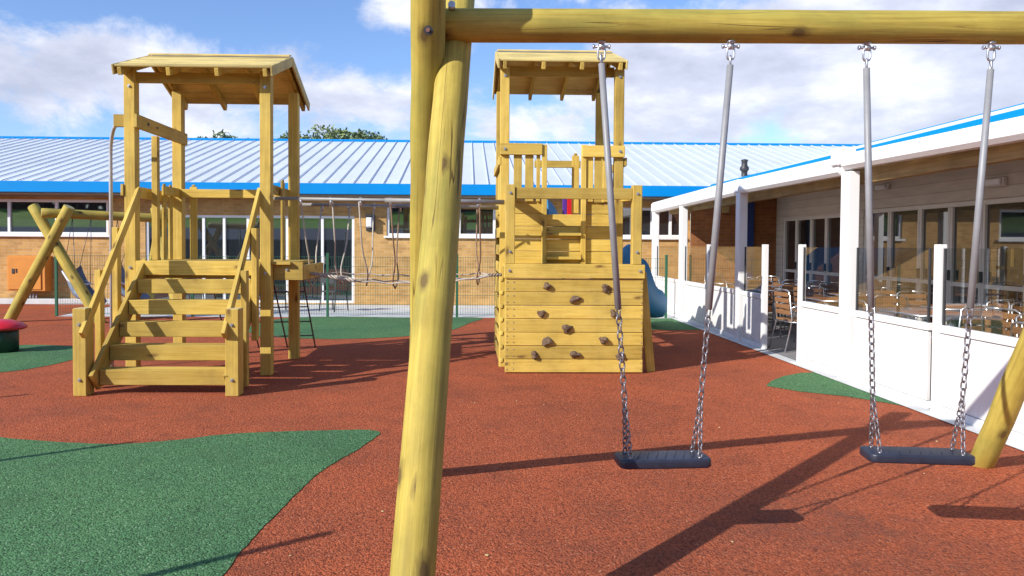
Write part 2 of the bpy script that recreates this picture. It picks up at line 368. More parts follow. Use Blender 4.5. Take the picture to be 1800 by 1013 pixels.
    def lathe(s, prof, c, n=24, ax=None, tint=.5):
        """profile [(r,z)] around vertical axis at c"""
        c = Vector(c); rings = []
        for r, z in prof:
            rings.append([None]*n)
            for k in range(n):
                a = 2*PI*k/n; s.v.append(c+Vector((r*math.cos(a), r*math.sin(a), z))); rings[-1][k] = len(s.v)-1
        for i in range(len(prof)-1):
            for k in range(n):
                k2 = (k+1) % n
                s.face([rings[i][k], rings[i][k2], rings[i+1][k2], rings[i+1][k]], [(0, 0), (.1, 0), (.1, .1), (0, .1)], tint, True)
        s.face(rings[0][::-1], [(0, 0)]*n, tint); s.face(rings[-1], [(0, 0)]*n, tint)
        return s
    def quad(s, a, b, c, d, tint=.5):
        i = len(s.v); s.v += [Vector(a), Vector(b), Vector(c), Vector(d)]
        s.face([i, i+1, i+2, i+3], [(p[0], p[1]) for p in (a, b, c, d)], tint)
        return s
    def build(s, name, mat, parent=None, origin=None):
        root = parent
        while root is not None and root.parent is not None: root = root.parent
        L = Vector(origin) if origin is not None else (root.location.copy() if root is not None else Vector((0, 0, 0)))
        me = bpy.data.meshes.new(name); me.from_pydata([tuple(v-L) for v in s.v], [], s.f)
        mats = mat if isinstance(mat, (list, tuple)) else [mat]
        for m in mats: me.materials.append(M[m] if isinstance(m, str) else m)
        uvl = me.uv_layers.new(name='UVMap'); ta = me.attributes.new('tint', 'FLOAT', 'FACE')
        k = 0; flat = []
        for u in s.uv:
            for q in u: flat += [q[0], q[1]]
        uvl.data.foreach_set('uv', flat)
        ta.data.foreach_set('value', s.t)
        me.polygons.foreach_set('use_smooth', s.sm); me.polygons.foreach_set('material_index', s.mi)
        me.update()
        o = bpy.data.objects.new(name, me); col.objects.link(o)
        if parent is not None: o.parent = parent
        else: o.location = L
        return o
def tag(o, label=None, cat=None, group=None, kind=None):
    if label: o['label'] = label
    if cat: o['category'] = cat
    if group: o['group'] = group
    if kind: o['kind'] = kind
    return o
def empty(name, loc, label, cat, group=None):
    o = bpy.data.objects.new(name, None); col.objects.link(o); o.location = loc; o.empty_display_size = .2
    return tag(o, label, cat, group)
def copy_tree(o, parent=None):
    c = o.copy(); col.objects.link(c)
    if parent is not None: c.parent = parent
    for ch in list(o.children): copy_tree(ch, c)
    return c
def smooth_poly(pts, n=6):
    out = []; m = len(pts)
    for i in range(m):
        p0, p1, p2, p3 = [Vector(pts[(i+k-1) % m]) for k in range(4)]
        for j in range(n):
            t = j/n
            out.append(.5*((2*p1)+(-p0+p2)*t+(2*p0-5*p1+4*p2-p3)*t*t+(-p0+3*p1-3*p2+p3)*t**3))
    return out
def sheet(name, pts, z, mat, jitter=0, smooth=0):
    if smooth: pts = smooth_poly(pts, smooth)
    from mathutils.geometry import tessellate_polygon
    vs = [Vector((p[0]+random.uniform(-jitter, jitter), p[1]+random.uniform(-jitter, jitter), z)) for p in pts]
    tr = []
    for t in tessellate_polygon([vs]):
        a, b, c = (vs[i] for i in t); tr.append(t if (b-a).cross(c-a).z > 0 else t[::-1])
    me = bpy.data.meshes.new(name); me.from_pydata([tuple(v) for v in vs], [], tr); me.update(); me.materials.append(M[mat])
    o = bpy.data.objects.new(name, me); col.objects.link(o); o['kind'] = 'structure'
    return o
def WX(y): return 4.20+.012*y          # line of the terrace screen

# ------------------------------------------------------------------ ground
sheet('ground', [(-150, -150), (150, -150), (150, 150), (-150, 150)], -.08, 'asphalt')
sheet('paving', [(-8.32, 15.72), (WX(15.72), 15.72), (WX(15.72), 19.05), (-8.32, 19.05)], -.004, 'concrete')
sheet('paving', [(WX(15.72)+.002, 17.2), (7, 17.2), (7, 19.05), (WX(15.72)+.002, 19.05)], -.004, 'concrete')
sheet('red_surface', [(-16, -7), (WX(-7), -7), (WX(15.72), 15.72), (-16, 15.72)], 0, 'red')
sheet('red_surface', [(-16, 15.72), (-8.32, 15.72), (-8.32, 18.99), (-16, 18.99)], 0, 'red')
sheet('terrace_floor', [(WX(-3), -3), (7.02, -3), (7.02, 17.2), (WX(17.2), 17.2)], .012, 'terrace')
big = [(-3.8, 6.0), (-3.54, 5.93), (-3.05, 5.80), (-2.6, 5.74), (-2.23, 5.84), (-1.87, 6.03), (-1.44, 6.12), (-1.05, 6.16), (-.80, 6.17), (-.68, 6.08), (-.71, 5.88), (-.79, 5.55), (-.87, 5.32), (-.955, 5.01), (-1.0, 4.68), (-1.04, 4.28), (-1.07, 3.98), (-1.09, 3.69), (-1.12, 3.3), (-1.4, 2.6), (-2.4, 2.0), (-4, 1.8), (-5.4, 2.6), (-5.6, 4.2), (-4.9, 5.5)]
sheet('green_surface', big, .004, 'green', .004, 7)
sheet('green_surface', [(-7.6, 10.6), (-6.69, 11.15), (-6.31, 11.32), (-5.7, 11.18), (-5.25, 10.7), (-5.03, 10.03), (-5.08, 9.4), (-5.35, 8.92), (-6.3, 8.6), (-7.4, 9.3)], .004, 'green', .006, 5)
sheet('green_surface', [(-3.4, 15.68), (-1, 15.69), (.30, 15.69), (.05, 14.6), (-.25, 13.4), (-.92, 12.5), (-1.95, 12.1), (-2.89, 12.25), (-3.5, 12.7), (-3.9, 14)], .004, 'green', .008, 5)
sheet('green_surface', [(2.7, 15.68), (WX(15.68)-.01, 15.68), (WX(14)-.01, 14.0), (WX(13.4)-.01, 13.6), (3.7, 13.5), (3.0, 13.6), (2.5, 14.5)], .004, 'green', .006)
sheet('green_surface', [(3.22, 8.12), (3.42, 8.45), (3.68, 8.75), (3.98, 8.97), (WX(9)-.01, 9.02), (WX(8)-.01, 8.0), (WX(7)-.01, 6.85), (4.05, 7.22), (3.80, 7.55), (3.45, 7.80)], .004, 'green', .004)
tag(sheet('drain_strip', [(WX(-3)-.17, -3), (WX(-3)-.003, -3), (WX(15.6)-.003, 15.6), (WX(15.6)-.17, 15.6)], .008, 'concrete'))

# ------------------------------------------------------------------ main building
B = empty('brick_building', (0, 19, 0), 'long single storey buff brick building with white ribbed roof and bright blue fascia', 'building')
def wall_grid(mb, a0, a1, z0, z1, ops, fn, depth=.12):
    """fn(a,z,d)->point; openings (a0,a1,z0,z1)"""
    xs = sorted({a0, a1, *[o[0] for o in ops], *[o[1] for o in ops]}); zs = sorted({z0, z1, *[o[2] for o in ops], *[o[3] for o in ops]})
    for i in range(len(xs)-1):
        for j in range(len(zs)-1):
            cx, cz = (xs[i]+xs[i+1])/2, (zs[j]+zs[j+1])/2
            if any(o[0] < cx < o[1] and o[2] < cz < o[3] for o in ops): continue
            mb.quad(fn(xs[i], zs[j], 0), fn(xs[i+1], zs[j], 0), fn(xs[i+1], zs[j+1], 0), fn(xs[i], zs[j+1], 0))
    for o in ops:
        c = [(o[0], o[2]), (o[1], o[2]), (o[1], o[3]), (o[0], o[3])]
        for k in range(4):
            p, q = c[k], c[(k+1) % 4]
            mb.quad(fn(p[0], p[1], 0), fn(p[0], p[1], depth), fn(q[0], q[1], depth), fn(q[0], q[1], 0))
WINS = [(-13.5, -8.74, 1.68, 2.54, [-12.3, -11.15, -10.01], 'window'), (-7.85, -4.38, .03, 2.19, [-7.12, -6.45, -5.95, -5.37, -4.95], 'patio_door'),
        (-4.2, -2.76, .03, 2.19, [-3.55], 'patio_door'), (-1.97, .72, 1.70, 2.46, [-1.07, -.18], 'window'), (3.2, 5.42, 1.70, 2.44, [3.85, 4.62, 5.08], 'window')]
mb = MB()
wall_grid(mb, -16, 5.565, 0, 2.70, [o[:4] for o in WINS], lambda a, z, d: (a, 19+d, z), .14)
mb.build('wall', 'brick', B)
def window_back(a0, a1, z0, z1, mul, name):
    f = MB(); t = .065; y0, y1 = 19.03, 19.12
    f.box(a0, a1, y0, y1, z1-t, z1, .004); f.box(a0, a1, y0, y1, z0, z0+t, .004)
    f.box(a0, a0+t, y0, y1, z0+t, z1-t, .004); f.box(a1-t, a1, y0, y1, z0+t, z1-t, .004)
    for m in mul: f.box(m-t*.5, m+t*.5, y0+.003, y1, z0+t, z1-t, .004)
    if name == 'window': f.box(a0-.06, a1+.06, 18.93, 19.03, z0-.05, z0, .004)
    w_ = f.build(name, 'upvc', B)
    g = MB(); g.quad((a0+.01, 19.08, z0+.01), (a1-.01, 19.08, z0+.01), (a1-.01, 19.08, z1-.01), (a0+.01, 19.08, z1-.01)); g.build('pane', 'wglass', w_)
    if name == 'patio_door':
        for m in mul: MB().box(m+.05, m+.075, 18.99, 19.028, 1.0, 1.2, .003).build('handle', 'alu', w_)
for o in WINS: window_back(*o)
# return wall at the end of the terrace and the wing's wall
mb = MB(); mb.quad((5.05, 17.2, 0), (7.0, 17.2, 0), (7.0, 17.2, 2.85), (5.05, 17.2, 2.52)); mb.quad((5.57, 19, 0), (5.05, 17.2, 0), (5.05, 17.2, 2.52), (5.57, 19, 2.66))
mb.build('wall', 'brick_shaded', B)
RW = [(14.2, 16.85, .03, 2.12, [14.85, 15.5, 16.2], ), (6.0, 13.4, .03, 2.15, [6.85, 7.7, 8.55, 9.45, 10.3, 11.0, 11.75, 12.6])]
mb = MB(); wall_grid(mb, -3, 17.2, 0, 2.9, [o[:4] for o in RW]+[(-2, 4.5, .03, 2.12)], lambda a, z, d: (7.0+d, a, z), .12)
mb.build('wall', 'siding', B)
def window_right(a0, a1, z0, z1, mul):
    f = MB(); t = .07; x0, x1 = 7.02, 7.10
    f.box(x0, x1, a0, a1, z1-t, z1, .004); f.box(x0, x1, a0, a1, z0, z0+t, .004)
    f.box(x0, x1, a0, a0+t, z0+t, z1-t, .004); f.box(x0, x1, a1-t, a1, z0+t, z1-t, .004)
    for m in mul: f.box(x0+.003, x1, m-.055, m-.005, z0+t, z1-t, .004); f.box(x0+.003, x1, m+.005, m+.055, z0+t, z1-t, .004)
    f.box(x0+.006, x1, a0+t, a1-t, .94, 1.0, .004)
    w_ = f.build('folding_door', 'greyframe', B)
    g = MB(); g.quad((7.06, a0+.01, z0+.01), (7.06, a1-.01, z0+.01), (7.06, a1-.01, z1-.01), (7.06, a0+.01, z1-.01)); g.build('pane', 'wglass', w_)
    for m in mul: MB().box(6.975, 7.022, m-.04, m-.015, 1.02, 1.17, .003).build('handle', 'dark', w_)
for o in RW: window_right(*o)
window_right(-2, 4.5, .03, 2.12, [-1.2, -.4, .4, 1.2, 2.0, 2.8, 3.65])
# roof: back range and right wing meeting in a valley
SL = math.tan(math.radians(15)); EZ = 2.93; RD = 7.6
def zb(y): return EZ+SL*(y-18.5)
def zr(x): return EZ+SL*(x-5.95)
mb = MB(); RZ = zb(18.5+RD)
mb.quad((-16.4, 18.5, EZ), (5.95, 18.5, EZ), (13.55, 26.1, RZ), (-16.4, 26.1, RZ))
mb.quad((-16.4, 26.1, RZ), (21.25, 26.1, RZ), (21.25, 33.7, EZ), (-16.4, 33.7, EZ))
mb.quad((5.95, -4, EZ), (13.55, -4, RZ), (13.55, 26.1, RZ), (5.95, 18.5, EZ))
mb.quad((13.55, -4, RZ), (21.25, -4, EZ), (21.25, 26.1, EZ), (13.55, 26.1, RZ))
mb.quad((-16.4, 18.5, EZ), (-16.4, 26.1, RZ), (-16.4, 33.7, EZ), (-16.4, 26.1, EZ))
roof = mb.build('roof', 'sheet', B)
mb = MB(); x = -16.4; up = Vector((0, -math.sin(math.radians(15)), math.cos(math.radians(15))))
while x < 13.4:
    ys = 18.5 if x < 5.95 else 18.5+(x-5.95)
    mb.board(Vector((x, ys-.01 if x < 5.95 else ys, zb(ys)+.02)), Vector((x, 26.1, RZ+.02)), .020, .026, up, .005, .5); x += .36
mb.build('roof_seam', 'rib', roof); mb = MB()
y = -4; up = Vector((-math.sin(math.radians(15)), 0, math.cos(math.radians(15))))
while y < 26:
    xs = 5.94 if y < 18.5 else 5.95+(y-18.5)
    mb.board(Vector((xs, y, zr(xs)+.02)), Vector((13.55, y, RZ+.02)), .020, .026, up, .005, .5); y += .36
mb.build('roof_seam', 'rib', roof)
mb = MB()
mb.board((-16.4, 25.98, RZ-.005), (13.5, 25.98, RZ-.005), .20, .06, (0, -.26, .97), .005); mb.board((-16.4, 26.22, RZ-.005), (13.9, 26.22, RZ-.005), .20, .06, (0, .26, .97), .005)
mb.board((13.43, -4, RZ-.005), (13.43, 25.8, RZ-.005), .20, .06, (-.26, 0, .97), .005)
mb.build('ridge_cap', 'blue', roof)
mb = MB(); mb.box(-16.4, 5.92, 18.42, 18.48, 2.68, 2.94, .006); mb.box(5.87, 5.93, -4, 18.42, 2.70, 2.975, .006); mb.build('fascia', 'blue', B)
mb = MB(); mb.box(-16.4, 5.50, 18.48, 19.0, 2.64, 2.68); mb.box(5.93, 7.0, -4, 17.2, 2.66, 2.70); mb.box(5.45, 5.95, 18.3, 18.475, 2.645, 2.685); mb.build('soffit', 'soffit', B)
mb = MB(); mb.box(-16, 5.45, 18.86, 18.995, 2.60, 2.64); mb.build('wall_trim', 'soffit', B)
mb = MB(); mb.box(6.28, 6.45, 17.08, 17.195, 0, 2.62, .01, 'Z'); mb.build('downpipe', 'downpipe', B)
mb = MB(); mb.box(5.75, 5.90, 17.15, 17.197, 2.24, 2.38, .004); mb.build('vent', 'purlin', B)
mb = MB(); mb.box(5.03, 5.64, 17.16, 17.197, 2.36, 2.40, .004); mb.build('lintel_strip', 'roofwood', B)

# flue on the roof
T = empty('roof_flue', (7.25, 19.95, 3.25), 'short dark flue pipe with a bulging cowl on the white roof', 'flue')
MB().lathe([(.075, 0), (.075, .24)], (7.25, 19.95, 3.20), 16).build('pipe', 'dark', T)
MB().lathe([(.075, 0), (.115, .05), (.115, .11), (.075, .16), (.075, .27), (.09, .28), (.09, .31), (.02, .33)], (7.25, 19.95, 3.44), 16).build('cowl', 'dark', T)
# lantern, cabinet
T = empty('wall_lantern', (-2.36, 18.97, 1.8), 'small black and white lantern on brick wall right of the sliding door', 'wall light')
MB().box(-2.47, -2.25, 18.95, 18.997, 1.82, 2.22, .01).build('back_plate', 'dark', T)
MB().box(-2.45, -2.30, 18.80, 18.95, 1.90, 2.16, .03).build('lamp_cover', 'lampwhite', T)
MB().box(-2.47, -2.28, 18.78, 18.95, 2.165, 2.22, .02).build('lamp_cap', 'dark', T)
T = empty('wall_cabinet', (-10.5, 18.8, .3), 'orange metal cabinet with open vent box fixed low on the brick wall', 'cabinet')
MB().box(-11.0, -10.1, 18.68, 18.997, .32, 1.17, .01).build('cabinet_body', 'orange', T)
MB().box(-10.96, -10.19, 18.655, 18.68, .36, 1.13, .006).build('cabinet_door', 'orange', T)
f = MB(); f.box(-10.87, -10.81, 18.643, 18.655, .74, .86, .002); f.box(-10.78, -10.75, 18.643, 18.655, .76, .86, .002); f.build('handle', 'dark', T)
f = MB()
for k in range(5): f.tube([(-10.7+k*.08, 18.85, .30), (-10.68+k*.07, 18.82, .12+.03*(k % 2)), (-10.72+k*.09, 18.9, .02)], .015, 6)
f.build('pipework', 'steel', T)
# low plinth kerb in front of the wall at left
tag(MB().box(-16, -8.4, 18.7, 18.93, .0, .13, .01).build('kerb', 'concrete'), kind='structure')

# ------------------------------------------------------------------ wire fence
F = empty('mesh_fence', (-2, 15.8, 0), 'low green welded wire fence between playground and paved strip', 'fence')
fx = [-8.32, -5.58, -2.84, -.19, 2.0, 4.14]
for x in fx: MB().box(x-.025, x+.025, 15.775, 15.825, 0, 1.31, .004, 'Z').build('post', 'fence', F)
for a, b in zip(fx[:-1], fx[1:]):
    m = MB(); n = int(round((b-a-.05)/.05))
    for k in range(1, n): xx = a+.025+(b-a-.05)*k/n; m.tube([(xx, 15.8, .04), (xx, 15.8, 1.24)], .0028, 4, False)
    for k in range(7): m.tube([(a+.02, 15.795, .06+k*.195), (b-.02, 15.795, .06+k*.195)], .0032, 4, False)
    m.build('wire_panel', 'fence', F)
# second fence outside the frame to the left whose posts throw their shadows in
F2 = empty('mesh_fence', (-4.5, 2.8, 0), 'taller green wire fence beside the green rubber at far left', 'fence')
fp = [(-9.0, 7.37), (-7.2, 5.54), (-5.4, 3.7), (-3.6, 1.87), (-1.8, .03)]
fp = [p for p in fp if p[0] < -3.5]
for x, y in fp: MB().tube([(x, y, 0), (x, y, 2.0)], .028, 8).build('post', 'fence', F2)

# ------------------------------------------------------------------ terrace canopy
CN = empty('terrace_canopy', (4.3, 8, 0), 'white lean-to canopy on square posts running along the terrace', 'canopy')
cols = [-1.6, 1.75, 5.10, 8.53, 12.05, 15.45, 17.85]
for y in cols: MB().box(WX(y)-.065, WX(y)+.065, y-.09, y+.09, 0, 2.34, .008, 'Z').build('column', 'white', CN)
bays = [(-3, 1.75, 2.50, 2.50), (1.755, 5.10, 2.47, 2.47), (5.105, 8.62, 2.455, 2.585), (8.625, 12.05, 2.505, 2.565), (12.055, 18.0, 2.565, 2.50)]
for a, b, ta, tb in bays:
    ba = 2.385-.0065*a; bb = 2.385-.0065*b
    bm_ = MB(); bm_.board((WX(a), a, (ta+ba)/2), (WX(b), b, (tb+bb)/2), .17, .5*((ta-ba)+(tb-bb)), ch=.04); bm_.build('beam', 'white', CN)
bm_ = MB(); bm_.board((WX(-3)+.20, -3, 2.32), (WX(17.1)+.20, 17.19, 2.30), .10, .19, ch=.005); bm_.build('timber_purlin', 'purlin', CN)
m = MB()
for a, b, ta, tb in bays:
    m.quad((WX(a)+.02, a, ta-.03), (5.86, a, 2.85), (5.86, b, 2.85), (WX(b)+.02, b, tb-.03))
m.build('roof_sheet', 'poly', CN)
m = MB()
for k in range(28):
    y = -2.6+k*.72
    m.board((WX(y)+.25, y, 2.42), (5.85, y, 2.75), .045, .09)
m.build('rafter', 'purlin', CN)
MB().box(WX(8.65)-.115, WX(8.65)+.10, 8.60, 8.78, 2.42, 2.62, .012).build('gutter_joint', 'white', CN)
# wall lights under the canopy
def wlight(y, z, hw, hh, lab):
    t = empty('wall_light', (6.97, y, z), lab, 'wall light')
    MB().box(6.93, 6.997, y-hw, y+hw, z-hh, z+hh, .012).build('light_housing', 'greyframe', t)
    MB().box(6.89, 6.93, y-hw+.02, y+hw-.02, z-hh+.015, z+hh-.015, .012).build('diffuser', 'lampwhite', t)
wlight(9.95, 2.36, .17, .06, 'white rectangular light on siding above the rightmost folding doors')
wlight(12.7, 2.50, .16, .05, 'small light on siding above the folding doors beside the tall white column')

# ------------------------------------------------------------------ terrace screens
def screen(ya, yb, lab, pa=True, pb=True):
    """solid lower panel, glass above, between ya and yb along the screen line"""
    t = empty('glazed_screen', (WX(ya), ya, 0), lab, 'screen', 'glazed windbreak screens along the terrace')
    def L(y, dx=0): return WX(y)+dx
    m = MB(); m.board((L(ya+.05), ya+.05, .40), (L(yb-.05), yb-.05, .40), .035, .64, ch=.003); m.build('lower_panel', 'panel', t)
    MB().board((L(ya+.03), ya+.03, .765), (L(yb-.03), yb-.03, .765), .06, .07, ch=.005).build('rail', 'white', t); m = MB(); m.board((L(ya+.03), ya+.03, .04), (L(yb-.03), yb-.03, .04), .06, .07, ch=.005); m.build('rail', 'white', t)
    g = MB(); p0, p1 = Vector((L(ya+.06), ya+.06, .79)), Vector((L(yb-.06), yb-.06, .79)); u = Vector((0, 0, .70)); g.quad(p0, p1, p1+u, p0+u); g.build('glass_pane', 'glass', t)
    for y, on in ((ya, pa), (yb, pb)):
        if on: MB().box(L(y)-.035, L(y)+.035, y-.045, y+.045, 0, 1.525, .005, 'Z').build('post', 'white', t)
    for y in (ya+.07, yb-.07): MB().box(L(y)-.012, L(y)+.012, y-.008, y+.008, .80, 1.49, .002, 'Z').build('glazing_bead', 'dark', t)
    return t
screen(1.9, 3.35, 'white and glass screen bay nearest the camera outside the frame', False, True)
screen(3.44, 4.92, 'white and glass screen bay just right of the last swing leg', False, False)
screen(5.23, 6.83, 'white screen with glass top at far right behind the slanting log leg', False, True)
screen(6.92, 8.40, 'white screen with glass top between the tall column and the right hand swing', False, False)
screen(8.66, 9.77, 'narrow white screen with glass top right of the gateway gap', False, True)
screen(11.03, 11.92, 'narrow white screen with glass top left of the gateway gap', True, False)
screen(12.18, 13.70, 'white glazed screen behind the left hand swing chain', False, True)
screen(13.79, 15.32, 'white glazed screen second from the blue slide', False, False)
screen(15.58, 17.7, 'farthest white glazed screen next to the blue slide', False, False)

# ------------------------------------------------------------------ terrace furniture
def chair_proto():
    t = empty('terrace_chair', (0, 0, 0), 'x', 'chair', 'wicker chairs on the terrace')
    sm = MB(); sm.box(-.22, .22, -.21, .21, .43, .455, .01)
    sm.build('seat', 'wicker', t)
    bk = MB()
    for k in range(4): bk.board((-.2, .21+.012*k, .55+.085*k), (.2, .21+.012*k, .55+.085*k), .02, .06, ch=.005)
    bk.build('backrest', 'wicker', t)
    for s in (-1, 1):
        f = MB(); f.tube([(.24*s, -.25, 0), (.24*s, -.24, .6), (.24*s, -.20, .655), (.24*s, .1, .66), (.235*s, .21, .62)], .012, 6); f.build('leg', 'alu', t)
        f = MB(); f.tube([(.24*s, .30, 0), (.225*s, .19, .45), (.22*s, .235, .84), (.17*s, .245, .87), (0, .25, .875)], .012, 6); f.build('leg', 'alu', t)
    f = MB(); f.tube([(-.24, -.2, .42), (.24, -.2, .42), (.225, .2, .42), (-.225, .2, .42)], .01, 6, closed=True); f.build('seat_frame', 'alu', t)
    return t
def table_proto():
    t = empty('terrace_table', (0, 0, 0), 'x', 'table', 'brown topped tables on the terrace')
    MB().box(-.36, .36, -.36, .36, .715, .74, .008).build('table_top', 'tabletop', t)
    f = MB(); f.tube([(-.37, -.37, .727), (.37, -.37, .727), (.37, .37, .727), (-.37, .37, .727)], .014, 6, closed=True); f.build('rim', 'alu', t)
    MB().tube([(0, 0, .03), (0, 0, .715)], .03, 12).build('pedestal', 'alu', t)
    f = MB()
    for a in (0, PI/2): f.board((-.28*math.cos(a+.78), -.28*math.sin(a+.78), .02+.004*a), (.28*math.cos(a+.78), .28*math.sin(a+.78), .02+.004*a), .05, .025)
    f.build('foot', 'alu', t)
    return t
CH = chair_proto(); TB = table_proto(); first = {'c': True, 't': True}
def place(proto, key, loc, rz, lab):
    o = proto if first[key] else copy_tree(proto)
    first[key] = False; o.location = loc; o.rotation_euler = (0, 0, rz); o['label'] = lab
    return o
tabs = [(5.35, 6.1, 'nearest the camera'), (6.25, 7.6, 'by the doors at far right'), (5.35, 8.7, 'just behind the tall white column'), (6.2, 9.6, 'by the doors right of the column'),
        (5.35, 10.9, 'in the gateway gap'), (6.2, 12.1, 'by the left folding doors'), (5.4, 13.3, 'left of the gateway'), (6.1, 14.7, 'near the blue downpipe'), (5.4, 15.7, 'at the far brick end')]
sides = [(0, -.60, PI, 'camera side'), (0, .60, 0, 'far side'), (-.60, 0, PI/2, 'playground side'), (.60, 0, -PI/2, 'door side')]
for i, (x, y, where) in enumerate(tabs):
    place(TB, 't', (x, y, .012), random.uniform(-.08, .08), 'brown square terrace table ' + where)
    for j, (dx, dy, rz, sn) in enumerate(sides):
        if (j == 3 and i % 2) or (i, j) in ((0, 0), (4, 3), (3, 2)): continue
        place(CH, 'c', (x+dx+random.uniform(-.06, .06), y+dy+random.uniform(-.06, .06), .012), rz+random.uniform(-.35, .35), 'wicker chair, %s of the table %s' % (sn, where))
def dark_chair(x, y, rz, lab):
    t = empty('patio_chair', (x, y, 0), lab, 'chair', 'dark chairs on the paved strip')
    R_ = Matrix.Rotation(rz, 3, 'Z')
    def P(a, b, c): v = R_ @ Vector((a, b, c)); return (v.x+x, v.y+y, v.z)
    f = MB(); f.board(P(-.2, 0, .44), P(.2, 0, .44), .4, .03); f.build('seat', 'dark', t)
    f = MB(); f.tube([P(-.2, .2, .84), P(.2, .2, .84), P(.2, .18, .6), P(-.2, .18, .6)], .014, 6, closed=True); f.board(P(-.18, .2, .72), P(.18, .2, .72), .015, .2); f.build('backrest', 'dark', t)
    for a in (-1, 1):
        MB().tube([P(a*.22, -.22, 0), P(a*.2, -.18, .44)], .014, 6).build('leg', 'dark', t)
        MB().tube([P(a*.22, .24, 0), P(a*.2, .18, .44), P(a*.2, .2, .84)], .014, 6).build('leg', 'dark', t)
dark_chair(-4.15, 17.0, .4, 'dark chair behind the fence seen under the wooden platform edge')
dark_chair(-2.95, 17.2, 2.6, 'dark chair in front of the sliding glass door')
dark_chair(-6.2, 17.4, 1.2, 'dark chair behind the fence seen between the stair treads')

# ------------------------------------------------------------------ towers: helpers
def gable_roof(parent, x0, x1, yf, yr, yb, zf, zr_, zb2, nraf=4):
    R_ = None
    cover = MB()
    for (ya, za, yb_, zb_, sgn) in ((yf, zf, yr, zr_, -1), (yb, zb2, yr, zr_, 1)):
        a, b = Vector((0, ya, za)), Vector((0, yb_, zb_)); d = b-a; Ln = d.length; d.normalize(); nrm = Vector((0, -d.z, d.y))
        if nrm.z < 0: nrm = -nrm
        n = 7
        for k in range(n):
            c = a+d*(Ln*(k+.5)/n)
            cover.hexa(Vector((1, 0, 0)), d, nrm, Vector(((x0+x1)/2, c.y, c.z))+nrm*(.012 + (.004 if k % 2 else 0)), x1-x0+random.uniform(-.006, .006), Ln/n*1.03, .022, .004)
    rf = cover.build('roof', 'roofwood', parent)
    for (ya, za, yb_, zb_) in ((yf, zf, yr, zr_), (yb, zb2, yr, zr_)):
        a, b = Vector((0, ya, za)), Vector((0, yb_, zb_))
        for k in range(nraf):
            xx = x0+.06+(x1-x0-.12)*k/(nraf-1)
            dn = Vector((0, 0, -.048))
            MB().board(Vector((xx, ya, za))+dn, Vector((xx, yb_-.01*(1 if yb_ > ya else -1), zb_))+dn, .045, .085).build('rafter', 'wood', rf)
        # barge boards
        for xx in (x0-.012, x1+.012):
            MB().board(Vector((xx, ya, za-.03)), Vector((xx, yb_, zb_-.03)), .022, .11).build('barge_board', 'roofwood', rf)
    MB().box(x0+.085, x1-.085, yf+.275, yf+.315, zf-.115, zf+.005, .004).build('header_beam', 'wood', rf)
    # ridge board
    MB().board((x0, yr-.045, zr_+.028), (x1, yr-.045, zr_+.028), .10, .02, (0, -.3, 1)).build('ridge_board', 'roofwood', rf)
    return rf
def bolt(mb, p, axis, r=.018):
    p = Vector(p); a = Vector(axis)
    mb.tube([p, p+a*.008], r, 12); mb.tube([p+a*.008, p+a*.02], r*.55, 8)

# ------------------------------------------------------------------ left tower
LT = empty('play_tower', (-3.0, 9.4, 0), 'roofed wooden play tower with open stairs and handrails on the left', 'play tower', 'wooden play towers')
w2 = .062
posts = [(-3.78, 8.8), (-2.27, 8.8), (-3.72, 10.05), (-2.24, 10.05)]
for i, (x, y) in enumerate(posts): MB().box(x-w2, x+w2, y-w2, y+w2, 0, 3.43 if y < 9 else 3.44, .006, 'Z').build('post', 'wood', LT)
gable_roof(LT, -3.84, -2.15, 8.50, 9.50, 10.50, 3.41, 3.75, 3.37)
# deck
m = MB()
for k in range(9): m.box(-3.70, -2.0, 8.78+k*.148, 8.78+k*.148+.14, 1.255, 1.29, .004)
m.build('deck', 'wood', LT)
m = MB(); m.box(-3.66, -2.35, 8.80, 8.84, 1.10, 1.253, .004); m.box(-3.66, -2.3, 10.02, 10.06, 1.10, 1.253, .004)
m.box(-2.205, -1.87, 8.84, 8.88, 1.08, 1.285, .004); m.box(-1.91, -1.87, 8.885, 10.1, 1.08, 1.253, .004, 'Y'); m.box(-3.70, -3.66, 8.86, 10.0, 1.08, 1.253, .004, 'Y'); m.build('deck_joist', 'wood', LT)
# stairs
stair = bpy.data.objects.new('staircase', None); col.objects.link(stair); stair.parent = LT; stair.empty_display_size = .2
for x0 in (-3.645, -2.345): MB().board((x0, 7.60, .12), (x0, 8.86, 1.24), .045, .22, (0, -.66, .75)).build('stringer', 'wood', stair)
for i in range(6):
    z = .245+.213*i; y = 7.64+.222*i
    m = MB(); m.box(-3.615+.0, -2.375, y, y+.045, z-.155, z-.001, .005); m.box(-3.615, -2.375, y+.046, y+.22, z-.040, z-.003, .004)
    if i < 5: m.build('tread', 'wood', stair)
    else:
        m = MB(); m.box(-3.72, -2.33, 8.735, 8.778, 1.135, 1.297, .005); m.build('tread', 'wood', stair)
for x in (-3.755, -2.285):
    y = 7.60
    m = MB(); m.cur = 0; m.box(x-.065, x+.065, y-.065, y+.10, 0, .855, .006, 'Z'); m.cur = 1; m.box(x-.058, x+.058, y-.058, y+.093, .8552, .858, 0); m.build('newel_post', ['wood', 'endgrain'], stair)
for x, xh in ((-3.765, -3.70), (-2.285, -2.345)):
    MB().board((xh, 7.48, .60), (xh, 8.80, 2.10), .04, .095, ).build('handrail', 'wood', stair)
    for y in (7.98, 8.37):
        zt = .62+(y-7.48)/1.32*1.5
        MB().box(x-.03, x+.03, y-.045, y+.045, .02 if y < 8.1 else .45, zt+.03, .004, 'Z').build('baluster', 'wood', stair)
